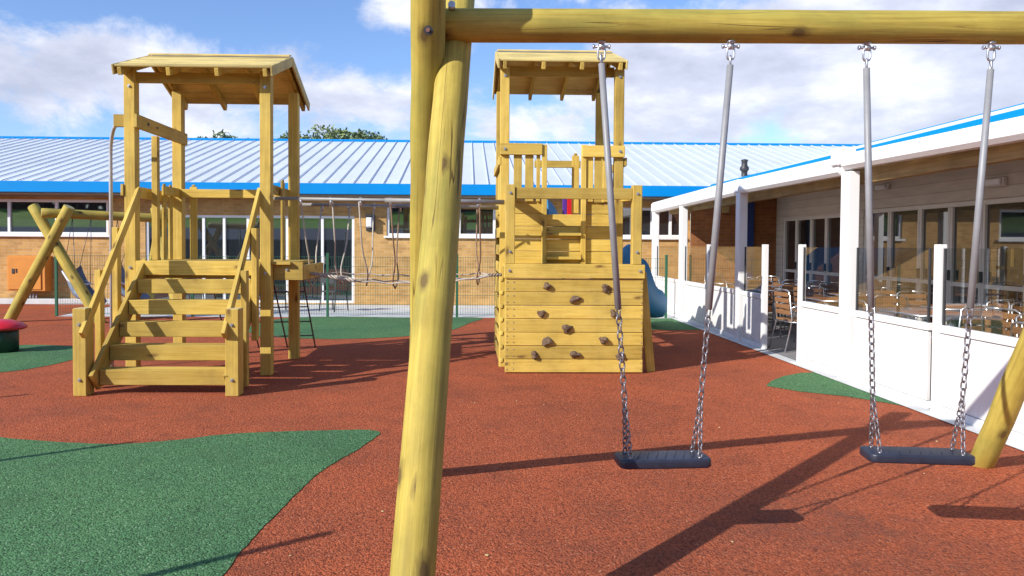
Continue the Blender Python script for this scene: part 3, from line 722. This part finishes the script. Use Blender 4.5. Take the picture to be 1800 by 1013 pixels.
# left side rail with bolts, mid post, balustrade slats
m = MB(); m.board((-3.70, 8.70, 2.86), (-3.655, 10.13, 2.84), .045, .15); pk = m.build('side_rail', 'wood', LT)
m = MB(); bolt(m, (-3.676, 8.98, 2.86), (1, 0, 0), .022); bolt(m, (-3.67, 9.22, 2.855), (1, 0, 0), .022); m.build('bolt', 'dark', pk)
m = MB(); m.board((-4.0, 8.86, 2.88), (-3.84, 8.86, 2.88), .05, .14); m.build('pole_bracket', 'wood', LT)
def slat(x, y, w_, z0, z1, along='x', point=True, th=.025):
    m = MB(); dx, dy = (w_/2, th/2) if along == 'x' else (th/2, w_/2)
    m.box(x-dx, x+dx, y-dy, y+dy, z0, z1, .003, 'Z')
    if point: m.box(x-dx*(.5 if along == 'x' else 1), x+dx*(.5 if along == 'x' else 1), y-dy*(1 if along == 'x' else .5), y+dy*(1 if along == 'x' else .5), z1-.002, z1+.03, .012, 'Z')
    return m
MB().box(-3.79, -3.72, 9.36, 9.44, 1.29, 2.78, .004, 'Z').build('mid_post', 'wood', LT)
for y in (9.62, 9.82): slat(-3.74, y, .10, 1.29, 2.20, 'y').build('slat', 'wood', LT)
for x in (-3.52, ): slat(x, 10.02, .09, 1.29, 2.22).build('slat', 'wood', LT)
for y in (9.52,): slat(-2.26, y, .12, 1.29, 2.25, 'y').build('slat', 'wood', LT)
MB().box(-3.66, -2.30, 9.975, 10.005, 2.08, 2.19, .004).build('back_rail', 'wood', LT)
MB().board((-3.70, 9.5, 2.14), (-3.70, 10.0, 2.14), .03, .11).build('side_rail', 'wood', LT)
MB().board((-2.31, 9.2, 2.14), (-2.31, 10.0, 2.14), .03, .11).build('side_rail', 'wood', LT)
MB().board((-3.86, 8.72, 2.09), (-3.86, 10.0, 2.09), .03, .13).build('side_rail', 'wood', LT)
# fireman pole
fp_ = MB(); pts = [(-4.20, 9.2, 0), (-4.20, 9.2, 2.52)]+[(-4.20+.2*(1-math.cos(a)), 9.2-.22*math.sin(a)*0-.34*(1-math.cos(a))*.9, 2.52+.31*math.sin(a)) for a in [k*PI/16 for k in range(1, 9)]]+[(-3.9, 8.87, 2.835)]
fp_.tube(pts, .021, 12); fp_.build('fire_pole', 'polegrey', LT)
# climbing net at the rear
nt_ = MB(); nx = [-3.4, -2.98, -2.57, -2.17]
for x in nx: nt_.tube([(x, 10.1, 1.22), (x, 10.62, .58), (x, 11.1, .0)], .011, 6)
for t in (.12, .3, .48, .66, .84): nt_.tube([(nx[0], 10.1+1.0*t, 1.22*(1-t)), ((nx[0]+nx[-1])/2, 10.1+1.0*t, 1.22*(1-t)-.015), (nx[-1], 10.1+1.0*t, 1.22*(1-t))], .009, 6)
nt_.build('climbing_net', 'net', LT)

def add_bolts(parent, L_):
    for x, y, z in L_:
        b = MB(); bolt(b, (x, y, z), (0, -1, 0), .017); b.build('bolt', 'steel', parent)
add_bolts(LT, [(-3.78, 8.738, 1.22), (-2.27, 8.738, 1.16), (-2.27, 8.738, 3.25), (-3.78, 8.738, 3.25), (-3.755, 7.535, .70), (-2.285, 7.535, .70), (-3.755, 7.535, .16), (-2.285, 7.535, .16), (-2.05, 8.84, 1.2)])
# ------------------------------------------------------------------ right tower
RT = empty('play_tower', (1.2, 9.6, 0), 'roofed wooden play tower with plank climbing wall and rock holds', 'play tower', 'wooden play towers')
rp = [(.46, 9.42), (1.86, 9.42), (.47, 10.95), (1.89, 10.95)]
for i, (x, y) in enumerate(rp):
    MB().box(x-.055, x+.055, y-.055, y+.055, 0, 3.66, .006, 'Z').build('post', 'wood', RT)
gable_roof(RT, .39, 1.90, 9.22, 10.22, 11.25, 3.69, 4.03, 3.69)
CW = MB()
for k in range(7): CW.box(.452+random.uniform(-.003, .003), 2.068+random.uniform(-.003, .003), 8.90+random.uniform(0, .004), 8.94, .012+k*.157, .012+k*.157+.152, .006)
CWo = CW.build('climbing_wall', 'wood', RT)
m = MB()
for k in range(7):
    for x in (.475, .55, 2.045): m.tube([(x, 8.9-.0, .05+k*.157), (x, 8.895, .05+k*.157)], .006, 8); m.tube([(x, 8.9, .125+k*.157), (x, 8.895, .125+k*.157)], .006, 8)
m.build('screw', 'steel', CWo)
MB().box(.44, 2.08, 8.875, 8.94, 1.113, 1.275, .006).build('front_beam', 'wood', RT)
def rock(x, z, s, seed):
    r = random.Random(seed); bm = bmesh.new(); bmesh.ops.create_icosphere(bm, subdivisions=2, radius=1)
    for v in bm.verts:
        n = v.co.normalized(); k = 1+.22*math.sin(3.1*n.x+seed)+.2*math.sin(4.3*n.z+seed*2)+r.uniform(-.07, .07)
        v.co = Vector((n.x*k*s*1.0, -abs(n.y)*k*s*.9 if n.y < 0 else n.y*.1*s, n.z*k*s*.85))
    me = bpy.data.meshes.new('climbing_hold'); bm.to_mesh(me); bm.free(); me.materials.append(M['rock'])
    o = bpy.data.objects.new('climbing_hold', me); col.objects.link(o); o.parent = RT; o.location = Vector((x, 8.9, z))-RT.location
    o.rotation_euler = (0, r.uniform(-.5, .5), 0)
def zx(px, py): return (.455+(px-888)/242*1.61, (656.5-py)/(656.5-490)*1.11)
for i, (px, py, s) in enumerate([(960, 504, .055), (1064, 506, .052), (1010, 526, .058), (950, 551, .05), (1078, 551, .05), (997, 577, .062), (961, 600, .058), (1060, 597, .058), (940, 624, .05), (1012, 623, .06), (1090, 626, .05)]):
    x, z = zx(px, py); rock(x, z, s*.98, i*1.7+1)
for x in (.505, 1.985): MB().box(x-.055, x+.055, 8.89, 9.0, 1.277, 2.20, .006, 'Z').build('post', 'wood', RT)
MB().box(.562, 1.928, 8.91, 8.955, 2.035, 2.165, .005).build('top_rail', 'wood', RT)
MB().board((.50, 9.0, 2.10), (.50, 9.36, 2.10), .04, .13).build('side_rail', 'wood', RT)
MB().board((1.985, 9.0, 2.10), (1.90, 9.40, 2.10), .04, .13).build('side_rail', 'wood', RT)
m = MB()
for k in range(4): m.box(.45, 2.07, 8.955+k*.115, 8.955+k*.115+.108, 1.235, 1.27, .004)
m.build('ledge', 'wood', RT)
# plank wall behind the ledge with its notch, ladder
PW = MB()
for k in range(5):
    z0 = 1.272+k*.152; z1 = z0+.147
    if k < 4: PW.box(.52, 1.80, 9.40, 9.43, z0, z1, .005)
    else: PW.box(.52, .925, 9.40, 9.43, z0, z1, .005); PW.box(1.43, 1.80, 9.40, 9.43, z0, z1, .005)
PW.build('plank_wall', 'wood', RT)
for x in (.945, 1.425): MB().box(x-.03, x+.03, 9.34, 9.385, 1.272, 2.72, .004, 'Z').build('ladder_stile', 'wood', RT)
for z in (1.34, 1.63): MB().box(.975, 1.395, 9.30, 9.385, z-.018, z+.018, .004).build('rung', 'wood', RT)
for x in (1.955, 2.03):
    for y in (9.12, 9.28): pass
for y in (9.08, 9.24): slat(2.02, y, .10, .02, 2.03, 'y', False).build('slat', 'wood', RT)
# upper guard rails and slats
MB().box(.40, .915, 9.315, 9.36, 2.59, 2.73, .005).build('guard_rail', 'wood', RT)
MB().box(1.40, 1.92, 9.315, 9.36, 2.57, 2.71, .005).build('guard_rail', 'wood', RT)
for x, z1 in ((.62, 2.60), (.76, 2.60), (.87, 2.60)): slat(x, 9.375, .10 if x != .87 else .045, 2.03, z1, point=False).build('slat', 'wood', RT)
for x in (1.50, 1.60, 1.71): slat(x, 9.375, .085, 2.03, 2.585, point=False).build('slat', 'wood', RT)
slat(1.36, 9.62, .09, 1.90, 2.62).build('slat', 'wood', RT)
for y in (9.65, 9.85, 10.05, 10.25, 10.45, 10.65): slat(.44, y, .11, 1.9, 2.62, 'y').build('slat', 'wood', RT)
for y in (9.65, 9.85, 10.45, 10.65): slat(1.90, y, .11, 1.9, 2.60, 'y').build('slat', 'wood', RT)
MB().box(.96, 1.62, 10.93, 10.97, 2.60, 2.70, .004).build('back_rail', 'wood', RT)
MB().board((.40, 9.36, 2.52), (.40, 11.0, 2.52), .03, .10).build('side_rail', 'wood', RT)
MB().board((1.94, 9.36, 2.52), (1.94, 11.0, 2.52), .03, .10).build('side_rail', 'wood', RT)
m = MB()
for k in range(10): m.box(.47, 1.86, 9.45+k*.15, 9.45+k*.15+.142, 1.83, 1.868, .004)
m.build('deck', 'wood', RT)
MB().board((2.075, 9.02, 1.18), (2.20, 9.06, .0), .10, .045, (0, 1, 0)).build('side_brace', 'wood', RT)
m = MB()
for k in range(8): m.box(.405, .43, 9.48, 10.9, .05+k*.22, .05+k*.22+.13, .004, 'Y')
m.build('side_boards', 'wood', RT)
for k in range(7): MB().box(.40, .45, 9.02, 9.1, .1+k*.16, .16+k*.16, .015).build('climbing_block', 'wood', RT)
MB().box(1.36, 1.42, 10.87, 10.90, 1.87, 2.25, .006, 'Z').build('play_panel', 'purple', RT)
m = MB(); m.box(1.425, 1.50, 10.87, 10.90, 1.87, 2.25, .006, 'Z'); m.build('play_panel', 'redplastic', RT)
add_bolts(RT, [(.505, 8.89, 1.42), (1.985, 8.89, 1.42), (.505, 8.89, 2.10), (1.985, 8.89, 2.10), (.50, 8.875, 1.2), (2.02, 8.875, 1.2), (.46, 9.315, 2.66), (1.86, 9.315, 2.64), (.46, 9.365, 3.55), (1.86, 9.365, 3.55)])
# slide: chute with raised, waved side walls
def slide():
    t = empty('slide', (1.25, 11.15, 0), 'moulded blue plastic slide with tall sides leaving the right tower', 'slide')
    a = Vector((1.42, 11.15, 1.83)); b = Vector((3.52, 14.5, .14))
    d = Vector((b.x-a.x, b.y-a.y, 0)); Ln = d.length; d.normalize(); n = Vector((d.y, -d.x, 0))
    m = MB(); prev = None; K = 40
    sec = [(-.30, .62), (-.335, .60), (-.30, .30), (-.26, .10), (-.18, .02), (0, 0), (.18, .02), (.26, .10), (.30, .30), (.335, .60), (.30, .62)]
    sec = [(-.27, .34), (-.31, .335), (-.30, .12), (-.24, .015), (-.12, -.01), (0, -.015), (.12, -.01), (.24, .015), (.30, .12), (.31, .335), (.27, .34), (.25, .13), (.20, .045), (.1, .02), (0, .015), (-.1, .02), (-.2, .045), (-.25, .13)]
    for i in range(K+1):
        u = i/K; z = a.z+(b.z-a.z)*(1-(1-u)**1.55)
        hs = 1.0+1.45*min(1, max(0, (u-.25)/.3))-max(0, u-.66)*4.2+.16*math.sin(u*9*PI)
        p = a+d*(Ln*u); p.z = z; ring = []
        for x, h in sec: m.v.append(p+n*x+Vector((0, 0, h*(hs if h > .1 else 1)))); ring.append(len(m.v)-1)
        if prev:
            for k in range(len(sec)):
                k2 = (k+1) % len(sec); m.face([prev[k], prev[k2], ring[k2], ring[k]], [(0, 0)]*4, .5, True)
        prev = ring
        if i in (0, K): m.face(ring, [(0, 0)]*len(ring), .5)
    m.build('chute', 'slide', t)
    m = MB()
    for u in (.9, .45):
        p = a+d*(Ln*u); m.tube([(p.x, p.y, 0), (p.x, p.y, (a.z+(b.z-a.z)*u)-.05)], .03, 10)
    m.build('support', 'darkgreen', t)
slide()

# ------------------------------------------------------------------ rope bridge and overhead bars between the towers
BR = empty('rope_bridge', (-.9, 9.4, 0), 'rope loop bridge slung under two steel rails between the wooden towers', 'rope bridge')
for y, in ((8.96,), (10.30,)):
    m = MB(); m.tube([(-2.23, y, 2.02), (.44, y, 1.995)], .021, 12); m.tube([(-.95, y, 2.008), (.44, y, 1.995)], .028, 12); m.build('steel_rail', 'rail', BR)
def rp_(pts, r, mat, name): MB().tube(pts, r, 7).build(name, mat, BR)
for k in range(7):
    x = -1.92+.345*k; sg = .012*((k*7) % 3)-.01; lowz = .965+.03*math.sin(k*1.3)
    pts = []
    for j in range(17):
        t = j/16; yy = 8.96+.92*t; e = abs(2*t-1)
        zz = lowz+(1.99-lowz)*(1-(1-e)**.35 if e < 1 else 1)**1.0
        wob = .022*math.sin(j*.75+k*2.1)
        # steep sides, rounded bottom
        ang = PI*t; yy = 9.63-math.copysign(abs(math.cos(ang))**.35, math.cos(ang))*(.12+.55*min(1, (zz-lowz)/.97)); 
        pts.append((x+wob, yy, zz))
    rp_(pts, .0095, 'ropedark' if k >= 3 else 'rope', 'hanging_loop')
    m = MB(); m.tube([(x, 8.96, 2.04), (x, 8.96, 1.93)], .014, 8); m.build('clamp', 'steel', BR); MB().tube([(x, 10.30, 2.04), (x, 10.30, 1.93)], .014, 8).build('clamp', 'steel', BR)
for q, (y, zc) in enumerate([(9.25, 1.03), (9.45, 1.02), (9.72, 1.03), (9.95, 1.10)]):
    pts = []
    for j in range(25):
        t = j/24; x = -1.9+2.32*t; y_ = 9.5+(y-9.5)*min(1, 5*t+.15, 5*(1-t)+.15); z = zc+(1.14-zc)*(2*t-1)**2+.012*math.sin(j*1.7+q)
        pts.append((x, y_, z))
    rp_(pts, .0085, 'rope', 'foot_rope')
for q in range(3):
    pts = [(-1.93+.03*j, 9.3+.04*math.cos(j*1.1+q*2.1)-.012*j, 1.15-.004*j+.018*math.sin(j*1.1+q*2.1)) for j in range(22)]
    rp_(pts, .009, 'rope', 'lashing')
    pts = [(.42-.02*j, 9.2+.04*math.cos(j*1.1+q*2.1)-.012*j, 1.14+.014*math.sin(j*1.1+q*2.1)) for j in range(10)]
    rp_(pts, .008, 'rope', 'lashing')

# ------------------------------------------------------------------ foreground swing
def logmesh(p0, p1, r0, r1, seg=14, n=28, wob=.003, seed=0):
    r = random.Random(seed); m = MB(); p0, p1 = Vector(p0), Vector(p1)
    pts = []; rs = []
    for i in range(seg+1):
        t = i/seg; e = .012 if i in (0, seg) else 0
        pts.append(p0.lerp(p1, t)+Vector((r.uniform(-wob, wob), r.uniform(-wob, wob), 0))*(0 if i in (0, seg) else 1)); rs.append(r0+(r1-r0)*t-e)
    d = (p1-p0).normalized()
    pts.insert(1, p0+d*.012); rs.insert(1, r0); pts.insert(-1, p1-d*.012); rs.insert(-1, r1)
    m.tube(pts, rs, n, True, tint=.5, uvoff=(seed*3.3, seed*1.7), capmat=1)
    return m
SF = empty('log_swing_stand', (1.6, 3.7, 0), 'large log swing frame with crossed legs and thick round top beam in the foreground', 'swing frame')
logmesh((-.29, 4.99, -.05), (-.165, 3.38, 2.90), .078, .081, seed=1).build('leg', ['log', 'endgrain'], SF)
logmesh((-.205, 2.40, -.05), (-.045, 3.93, 2.76), .078, .082, seed=2).build('leg', ['log', 'endgrain'], SF)
logmesh((3.56, 5.20, -.05), (3.36, 3.45, 2.90), .078, .081, seed=3).build('leg', ['log', 'endgrain'], SF)
logmesh((3.66, 2.45, -.05), (3.30, 4.0, 2.78), .078, .081, seed=4).build('leg', ['log', 'endgrain'], SF)
logmesh((-.13, 3.70, 2.545), (3.66, 3.78, 2.60), .079, .079, seg=18, seed=5).build('beam', ['log', 'endgrain'], SF)
m = MB(); m.tube([(-.175, 3.49, 2.46), (-.175, 3.4625, 2.455)], .021, 18); m.build('bolt_recess', 'dark', SF)
m = MB(); m.tube([(-.177, 3.47, 2.46), (-.177, 3.455, 2.455)], .009, 12); m.build('bolt', 'alu', SF)
m = MB(); m.tube([(-.075, 3.66, 2.61), (-.075, 3.615, 2.62)], .017, 16); m.build('bolt', 'steel', SF)

def link(m, c, ax, side, L=.045, W=.026, r=.0042):
    """oval link centred c, long axis ax, flat in the plane of ax and side"""
    ax = Vector(ax).normalized(); side = Vector(side); side = (side-ax*side.dot(ax)).normalized()
    h = (L-W)/2; pts = []
    for k in range(5): a = -PI/2+PI*k/4; pts.append(c+ax*(h+W/2*math.cos(a))+side*(W/2*math.sin(a)))
    for k in range(5): a = PI/2+PI*k/4; pts.append(c+ax*(-h+W/2*math.cos(a))+side*(W/2*math.sin(a)))
    m.tube(pts, r, 6, closed=True)
def chain(m, p0, p1, L=.045, W=.026, r=.0042, ph=0):
    p0, p1 = Vector(p0), Vector(p1); d = p1-p0; pitch = L-2*r*1.05; n = max(1, int(round(d.length/pitch)))
    for k in range(n):
        c = p0+d*((k+.5)/n)
        s = Vector((1, 0, 0)) if (k+ph) % 2 else Vector((0, 1, 0))
        s = Matrix.Rotation(.35, 3, 'Z') @ s
        link(m, c, d, s, L, W, r)
def swing(xt0, xt1, yb, xs0, xs1, ys, zs, rot, label, zsl=1.19):
    T = empty('swing', ((xs0+xs1)/2, ys, zs), label, 'swing', 'flat black swings in the foreground')
    cx = (xs0+xs1)/2; hw = (xs1-xs0)/2; R_ = Matrix.Rotation(rot, 3, 'Z')
    # seat: rounded slab with thicker rim
    bm = bmesh.new(); bmesh.ops.create_cube(bm, size=1)
    bmesh.ops.scale(bm, vec=(hw*2, .18, .044), verts=bm.verts)
    ve = [e for e in bm.edges if abs((e.verts[0].co-e.verts[1].co).z) > .01]
    bmesh.ops.bevel(bm, geom=ve, offset=.04, segments=5, affect='EDGES', profile=.5)
    he = [e for e in bm.edges if abs((e.verts[0].co-e.verts[1].co).z) < .001 and len(e.link_faces) == 2 and abs(e.link_faces[0].normal.z-e.link_faces[1].normal.z) > .5]
    bmesh.ops.bevel(bm, geom=he, offset=.010, segments=3, affect='EDGES', profile=.5)
    me = bpy.data.meshes.new('seat'); bm.to_mesh(me); bm.free()
    for p in me.polygons: p.use_smooth = True
    me.materials.append(M['seat']); me.transform(R_.to_4x4())
    so_ = bpy.data.objects.new('seat', me); col.objects.link(so_); so_.parent = T
    m = MB()
    for k in range(7): 
        x = -hw*.62+k*hw*.2; a = R_ @ Vector((x, -.06, .0225)); b = R_ @ Vector((x+.05, .06, .0225))
        m.tube([a+Vector((cx, ys, zs)), b+Vector((cx, ys, zs))], .0022, 6)
    m.build('grip_rib', 'seat', so_)
    for side, xt in ((-1, xt0), (1, xt1)):
        top = Vector((xt, yb, 2.385)); jn = Vector((cx, ys, zs)) + R_ @ Vector((side*(hw-.055), 0, .30)); jn.x += side*.02
        d = (jn-top); tt = (zsl-top.z)/d.z
        se = top+d*tt
        MB().tube([top+d.normalized()*.01, top+d*.5*tt, se], [.0155, .0165, .0165], 16).build('sleeve', 'sleeve', T)
        m = MB(); chain(m, se, jn)
        for yy in (-1, 1):
            e = Vector((cx, ys, zs)) + R_ @ Vector((side*(hw-.055), yy*.055, .022)); chain(m, jn, e, .034, .020, .0034, ph=yy)
            m.tube([e+Vector((0, 0, -.004)), e+Vector((0, 0, .006))], .011, 10)
        m.build('chain', 'chain', T)
        m = MB()   # shackle + bearing at the beam
        zb_ = 2.545+.055*((xt+.34)/4.0)-.079; 
        m.tube([(xt, yb, zb_+.02), (xt, yb, zb_-.012)], .012, 10); m.tube([(xt, yb, zb_), (xt, yb, zb_-.004)], .022, 12)
        m.tube([(xt-.036, yb, zb_-.024), (xt+.036, yb, zb_-.024)], .0065, 8)
        for s in (-1, 1): m.tube([(xt+s*.034, yb, zb_-.024), (xt+s*.042, yb, zb_-.024)], .011, 6)
        m.tube([(xt-.013, yb, zb_-.024), (xt+.013, yb, zb_-.024)], .015, 10)
        link(m, Vector((xt, yb, zb_-.055)), (0, 0, 1), (1, 0, 0), .068, .034, .0052)
        zc = (zb_-.085+2.39)/2
        link(m, Vector((xt+(top.x-xt), yb, 2.395)), (0, 0, 1), (.35, 1, 0), .05, .026, .0052)
        m.build('shackle', 'steel', T)
swing(.645, 1.272, 3.71, .735, 1.185, 3.70, .455, math.radians(3), 'black rubber swing seat on chains nearest the crossed log legs')
swing(1.955, 2.575, 3.74, 2.00, 2.50, 3.75, .46, math.radians(-7), 'black rubber swing seat on chains nearest the slanting right hand leg', 1.20)

# ------------------------------------------------------------------ toddler swing frame at the left
TS = empty('log_swing_stand', (-8.0, 14.4, 0), 'low log swing frame with crossed legs behind the red topped stool', 'swing frame')
def lg(a, b, s, r=.10): logmesh(a, b, r, r, seed=s).build('leg', ['log', 'endgrain'], TS)
lg((-8.60, 14.6, -.04), (-7.38, 14.5, 2.16), 7); lg((-6.78, 14.45, -.04), (-8.14, 14.66, 2.18), 8)
lg((-6.9, 16.7, -.04), (-6.0, 15.35, 2.2), 9); lg((-5.5, 14.9, -.04), (-6.3, 15.75, 2.2), 10)
logmesh((-7.86, 14.42, 2.04), (-5.95, 15.5, 1.98), .088, .085, seed=12).build('beam', ['log', 'endgrain'], TS)
def bucket(cx, cy, rz, lab, sc=1.0):
    T = empty('toddler_swing', (cx, cy, .3), lab, 'swing', 'moulded seats on the low swing frame')
    R_ = Matrix.Rotation(rz, 3, 'Z'); o = Vector((cx, cy, .30))
    def P(a, b, c): return o+R_ @ Vector((a*sc, b*sc, c*sc))
    prof = [(-.30, .66), (-.24, .50), (-.15, .32), (-.06, .20), (.04, .14), (.14, .13), (.22, .08), (.29, -.02)]
    m = MB(); rows = []
    for a, c in prof:
        wd = .17+.03*math.sin((a+.3)*5); row = []
        for b_, up_ in ((-1, .15), (-1.02, .05), (-.8, 0), (0, -.015), (.8, 0), (1.02, .05), (1, .15), (.93, .14), (.74, .02), (0, .012), (-.74, .02), (-.93, .14)):
            n_ = Vector((.75, 0, .66))*(up_); q = P(a+n_.x, b_*wd, c+n_.z); m.v.append(q); row.append(len(m.v)-1)
        rows.append(row)
    for r0, r1 in zip(rows[:-1], rows[1:]):
        for k in range(12): k2 = (k+1) % 12; m.face([r0[k], r0[k2], r1[k2], r1[k]], [(0, 0)]*4, .5, True)
    for r in (rows[0], rows[-1]): m.face(r, [(0, 0)]*12, .5)
    m.build('moulded_seat', 'bucket', T)
    m = MB(); m.tube([P(-.30, -.17, .66), P(-.16, -.19, .50), P(.02, -.17, .40), P(.05, 0, .40), P(.02, .17, .40), P(-.16, .19, .50), P(-.30, .17, .66), P(-.33, 0, .69)], .022*sc, 8, closed=True); m.build('safety_bar', 'strap', T)
    MB().board(P(-.13, 0, .42), P(0, 0, .20), .12, .03).build('crotch_strap', 'orange', T)
    for s in (-1, 1):
        for a, c in ((-.27, .60), (.02, .40)):
            e = P(a, s*.18, c); top = Vector((cx, cy, 1.95))+Vector((.14*s, .07*s, 0)); MB().tube([e, top], .006, 5).build('chain', 'chain', T)
bucket(-7.28, 14.75, -.3, 'grey blue toddler swing seat nearer the crossed legs')
bucket(-6.62, 15.15, -.1, 'grey blue toddler swing seat behind the slanting log')

# ------------------------------------------------------------------ red topped stool
T = empty('play_stool', (-6.33, 10.62, 0), 'dark green drum stool with a red domed cap at the left edge', 'stool')
MB().lathe([(.20, 0), (.20, .30), (.19, .31)], (-6.33, 10.62, 0), 32).build('base', 'darkgreen', T)
MB().lathe([(.12, .29), (.27, .305), (.305, .325), (.30, .35), (.24, .395), (.14, .43), (.05, .445), (.01, .447)], (-6.33, 10.62, 0), 36).build('cap', 'redplastic', T)

# ------------------------------------------------------------------ trees behind the roof
def tree(x, y, top, rx, rz, lab, mat, seed):
    r = random.Random(seed); T = empty('tree', (x, y, 0), lab, 'tree', 'trees beyond the white roof')
    m = MB(); m.tube([(x, y, 0), (x+.1, y, top*.35), (x, y, top*.7), (x+.1, y, top-rz*.4)], [.25, .2, .12, .04], 8)
    for k in range(7):
        a = r.uniform(0, 6.28); z0 = top*(.4+.05*k); m.tube([(x, y, z0), (x+math.cos(a)*rx*.6, y+math.sin(a)*rx*.6, z0+rz*.6)], [.07, .02], 6)
    m.build('trunk', 'bark', T)
    m = MB(); cl = [(Vector((r.gauss(0, .42)*rx, r.gauss(0, .42)*rx, top-rz+r.uniform(-.8, .72)*rz)), r.uniform(.25, .5)*rx) for _ in range(26)]
    for c, rr in cl:
        for _ in range(230):
            d = Vector((r.gauss(0, 1), r.gauss(0, 1), r.gauss(0, 1))).normalized()*rr*r.uniform(.5, 1)
            p = Vector((x, y, 0))+c+d
            if p.z > top: p.z = top-r.uniform(0, .2)
            u = Vector((r.gauss(0, 1), r.gauss(0, 1), r.gauss(0, 1))).normalized(); v = u.orthogonal().normalized(); s = r.uniform(.05, .11)
            m.quad(p-u*s-v*s*.5, p+u*s-v*s*.5, p+u*s+v*s*.5, p-u*s+v*s*.5, r.random())
    m.build('crown', mat, T)
tree(-14.0, 45, 7.98, 1.5, 1.9, 'small rounded dark tree top above the roof between the left tower posts', 'leaf2', 1)
tree(-10.9, 45, 7.72, 1.2, 1.6, 'tiny tree top just clearing the roof between the left tower right hand posts', 'leaf2', 2)
tree(-8.9, 45, 8.0, 2.1, 1.9, 'green tree top above the roof just right of the left tower', 'leaf', 3)
tree(-7.4, 45, 8.05, 2.2, 2.0, 'middle green tree top of the clump right of the left tower', 'leaf', 4)
tree(-6.0, 45.5, 8.0, 2.0, 1.9, 'rightmost green tree top of the clump beside the log legs', 'leaf2', 5)
# ------------------------------------------------------------------ crumbs and litter on the rubber
m = MB(); r = random.Random(5)
for k in range(26):
    x, y = r.uniform(-.9, 3.9), r.uniform(2.6, 7.5); q = r.uniform(.003, .009); a = r.uniform(0, 3)
    m.hexa(Vector((math.cos(a), math.sin(a), 0)), Vector((-math.sin(a), math.cos(a), 0)), Vector((0, 0, 1)), Vector((x, y, q*.3+.004)), q*2, q*1.3, q*.6, q*.2)
tag(m.build('litter_crumbs', 'endgrain'), 'tiny pale crumbs and chips scattered over the red rubber below the swings', 'litter', kind='stuff')
# ------------------------------------------------------------------ grass bank behind the camera, with wall, fence and trees added for window reflections
tag(MB().box(-60, 14, -13.3, -13.0, 0, 2.5, .01).build('reflection_wall', 'white'), 'long white wall added behind the viewpoint for the window reflections', 'wall')  # added, unseen: gives the white band mirrored in the windows
tag(MB().box(-60, 14, -12.9, -12.8, 0, 1.75, .01).build('reflection_fence', 'dark'), 'long dark fence added before the white wall for the window reflections', 'fence')  # added, unseen: gives the dark band mirrored below the white one
bk_ = MB()
for i in range(78):
    for j in range(6):
        x0, x1 = -80+i*1.4, -80+(i+1)*1.4
        z = lambda x, j: 2.2+.42*j+(.10*math.sin(x*.9+j) if j else 0)
        bk_.quad((x0, -14-4*j, z(x0, j)), (x1, -14-4*j, z(x1, j)), (x1, -18-4*j, z(x1, j+1)), (x0, -18-4*j, z(x0, j+1)))
tag(bk_.build('grass_bank', 'grass'), kind='structure')

hd = MB(); r = random.Random(8)  # unseen tree belt, added so the left windows mirror something dark
for k in range(6500):
    p = Vector((r.uniform(-85, 45), -42+r.uniform(-1.5, 1.5), r.uniform(2, 10.5))); u = Vector((r.gauss(0, 1), r.gauss(0, .5), r.gauss(0, 1))).normalized(); v = u.orthogonal().normalized(); q = r.uniform(.4, .9)
    hd.quad(p-u*q-v*q*.7, p+u*q-v*q*.7, p+u*q+v*q*.7, p-u*q+v*q*.7, r.random())
tag(hd.build('reflection_trees', 'bark'), 'far dark belt of trees added behind the viewpoint to darken the window reflections', 'trees', kind='stuff')
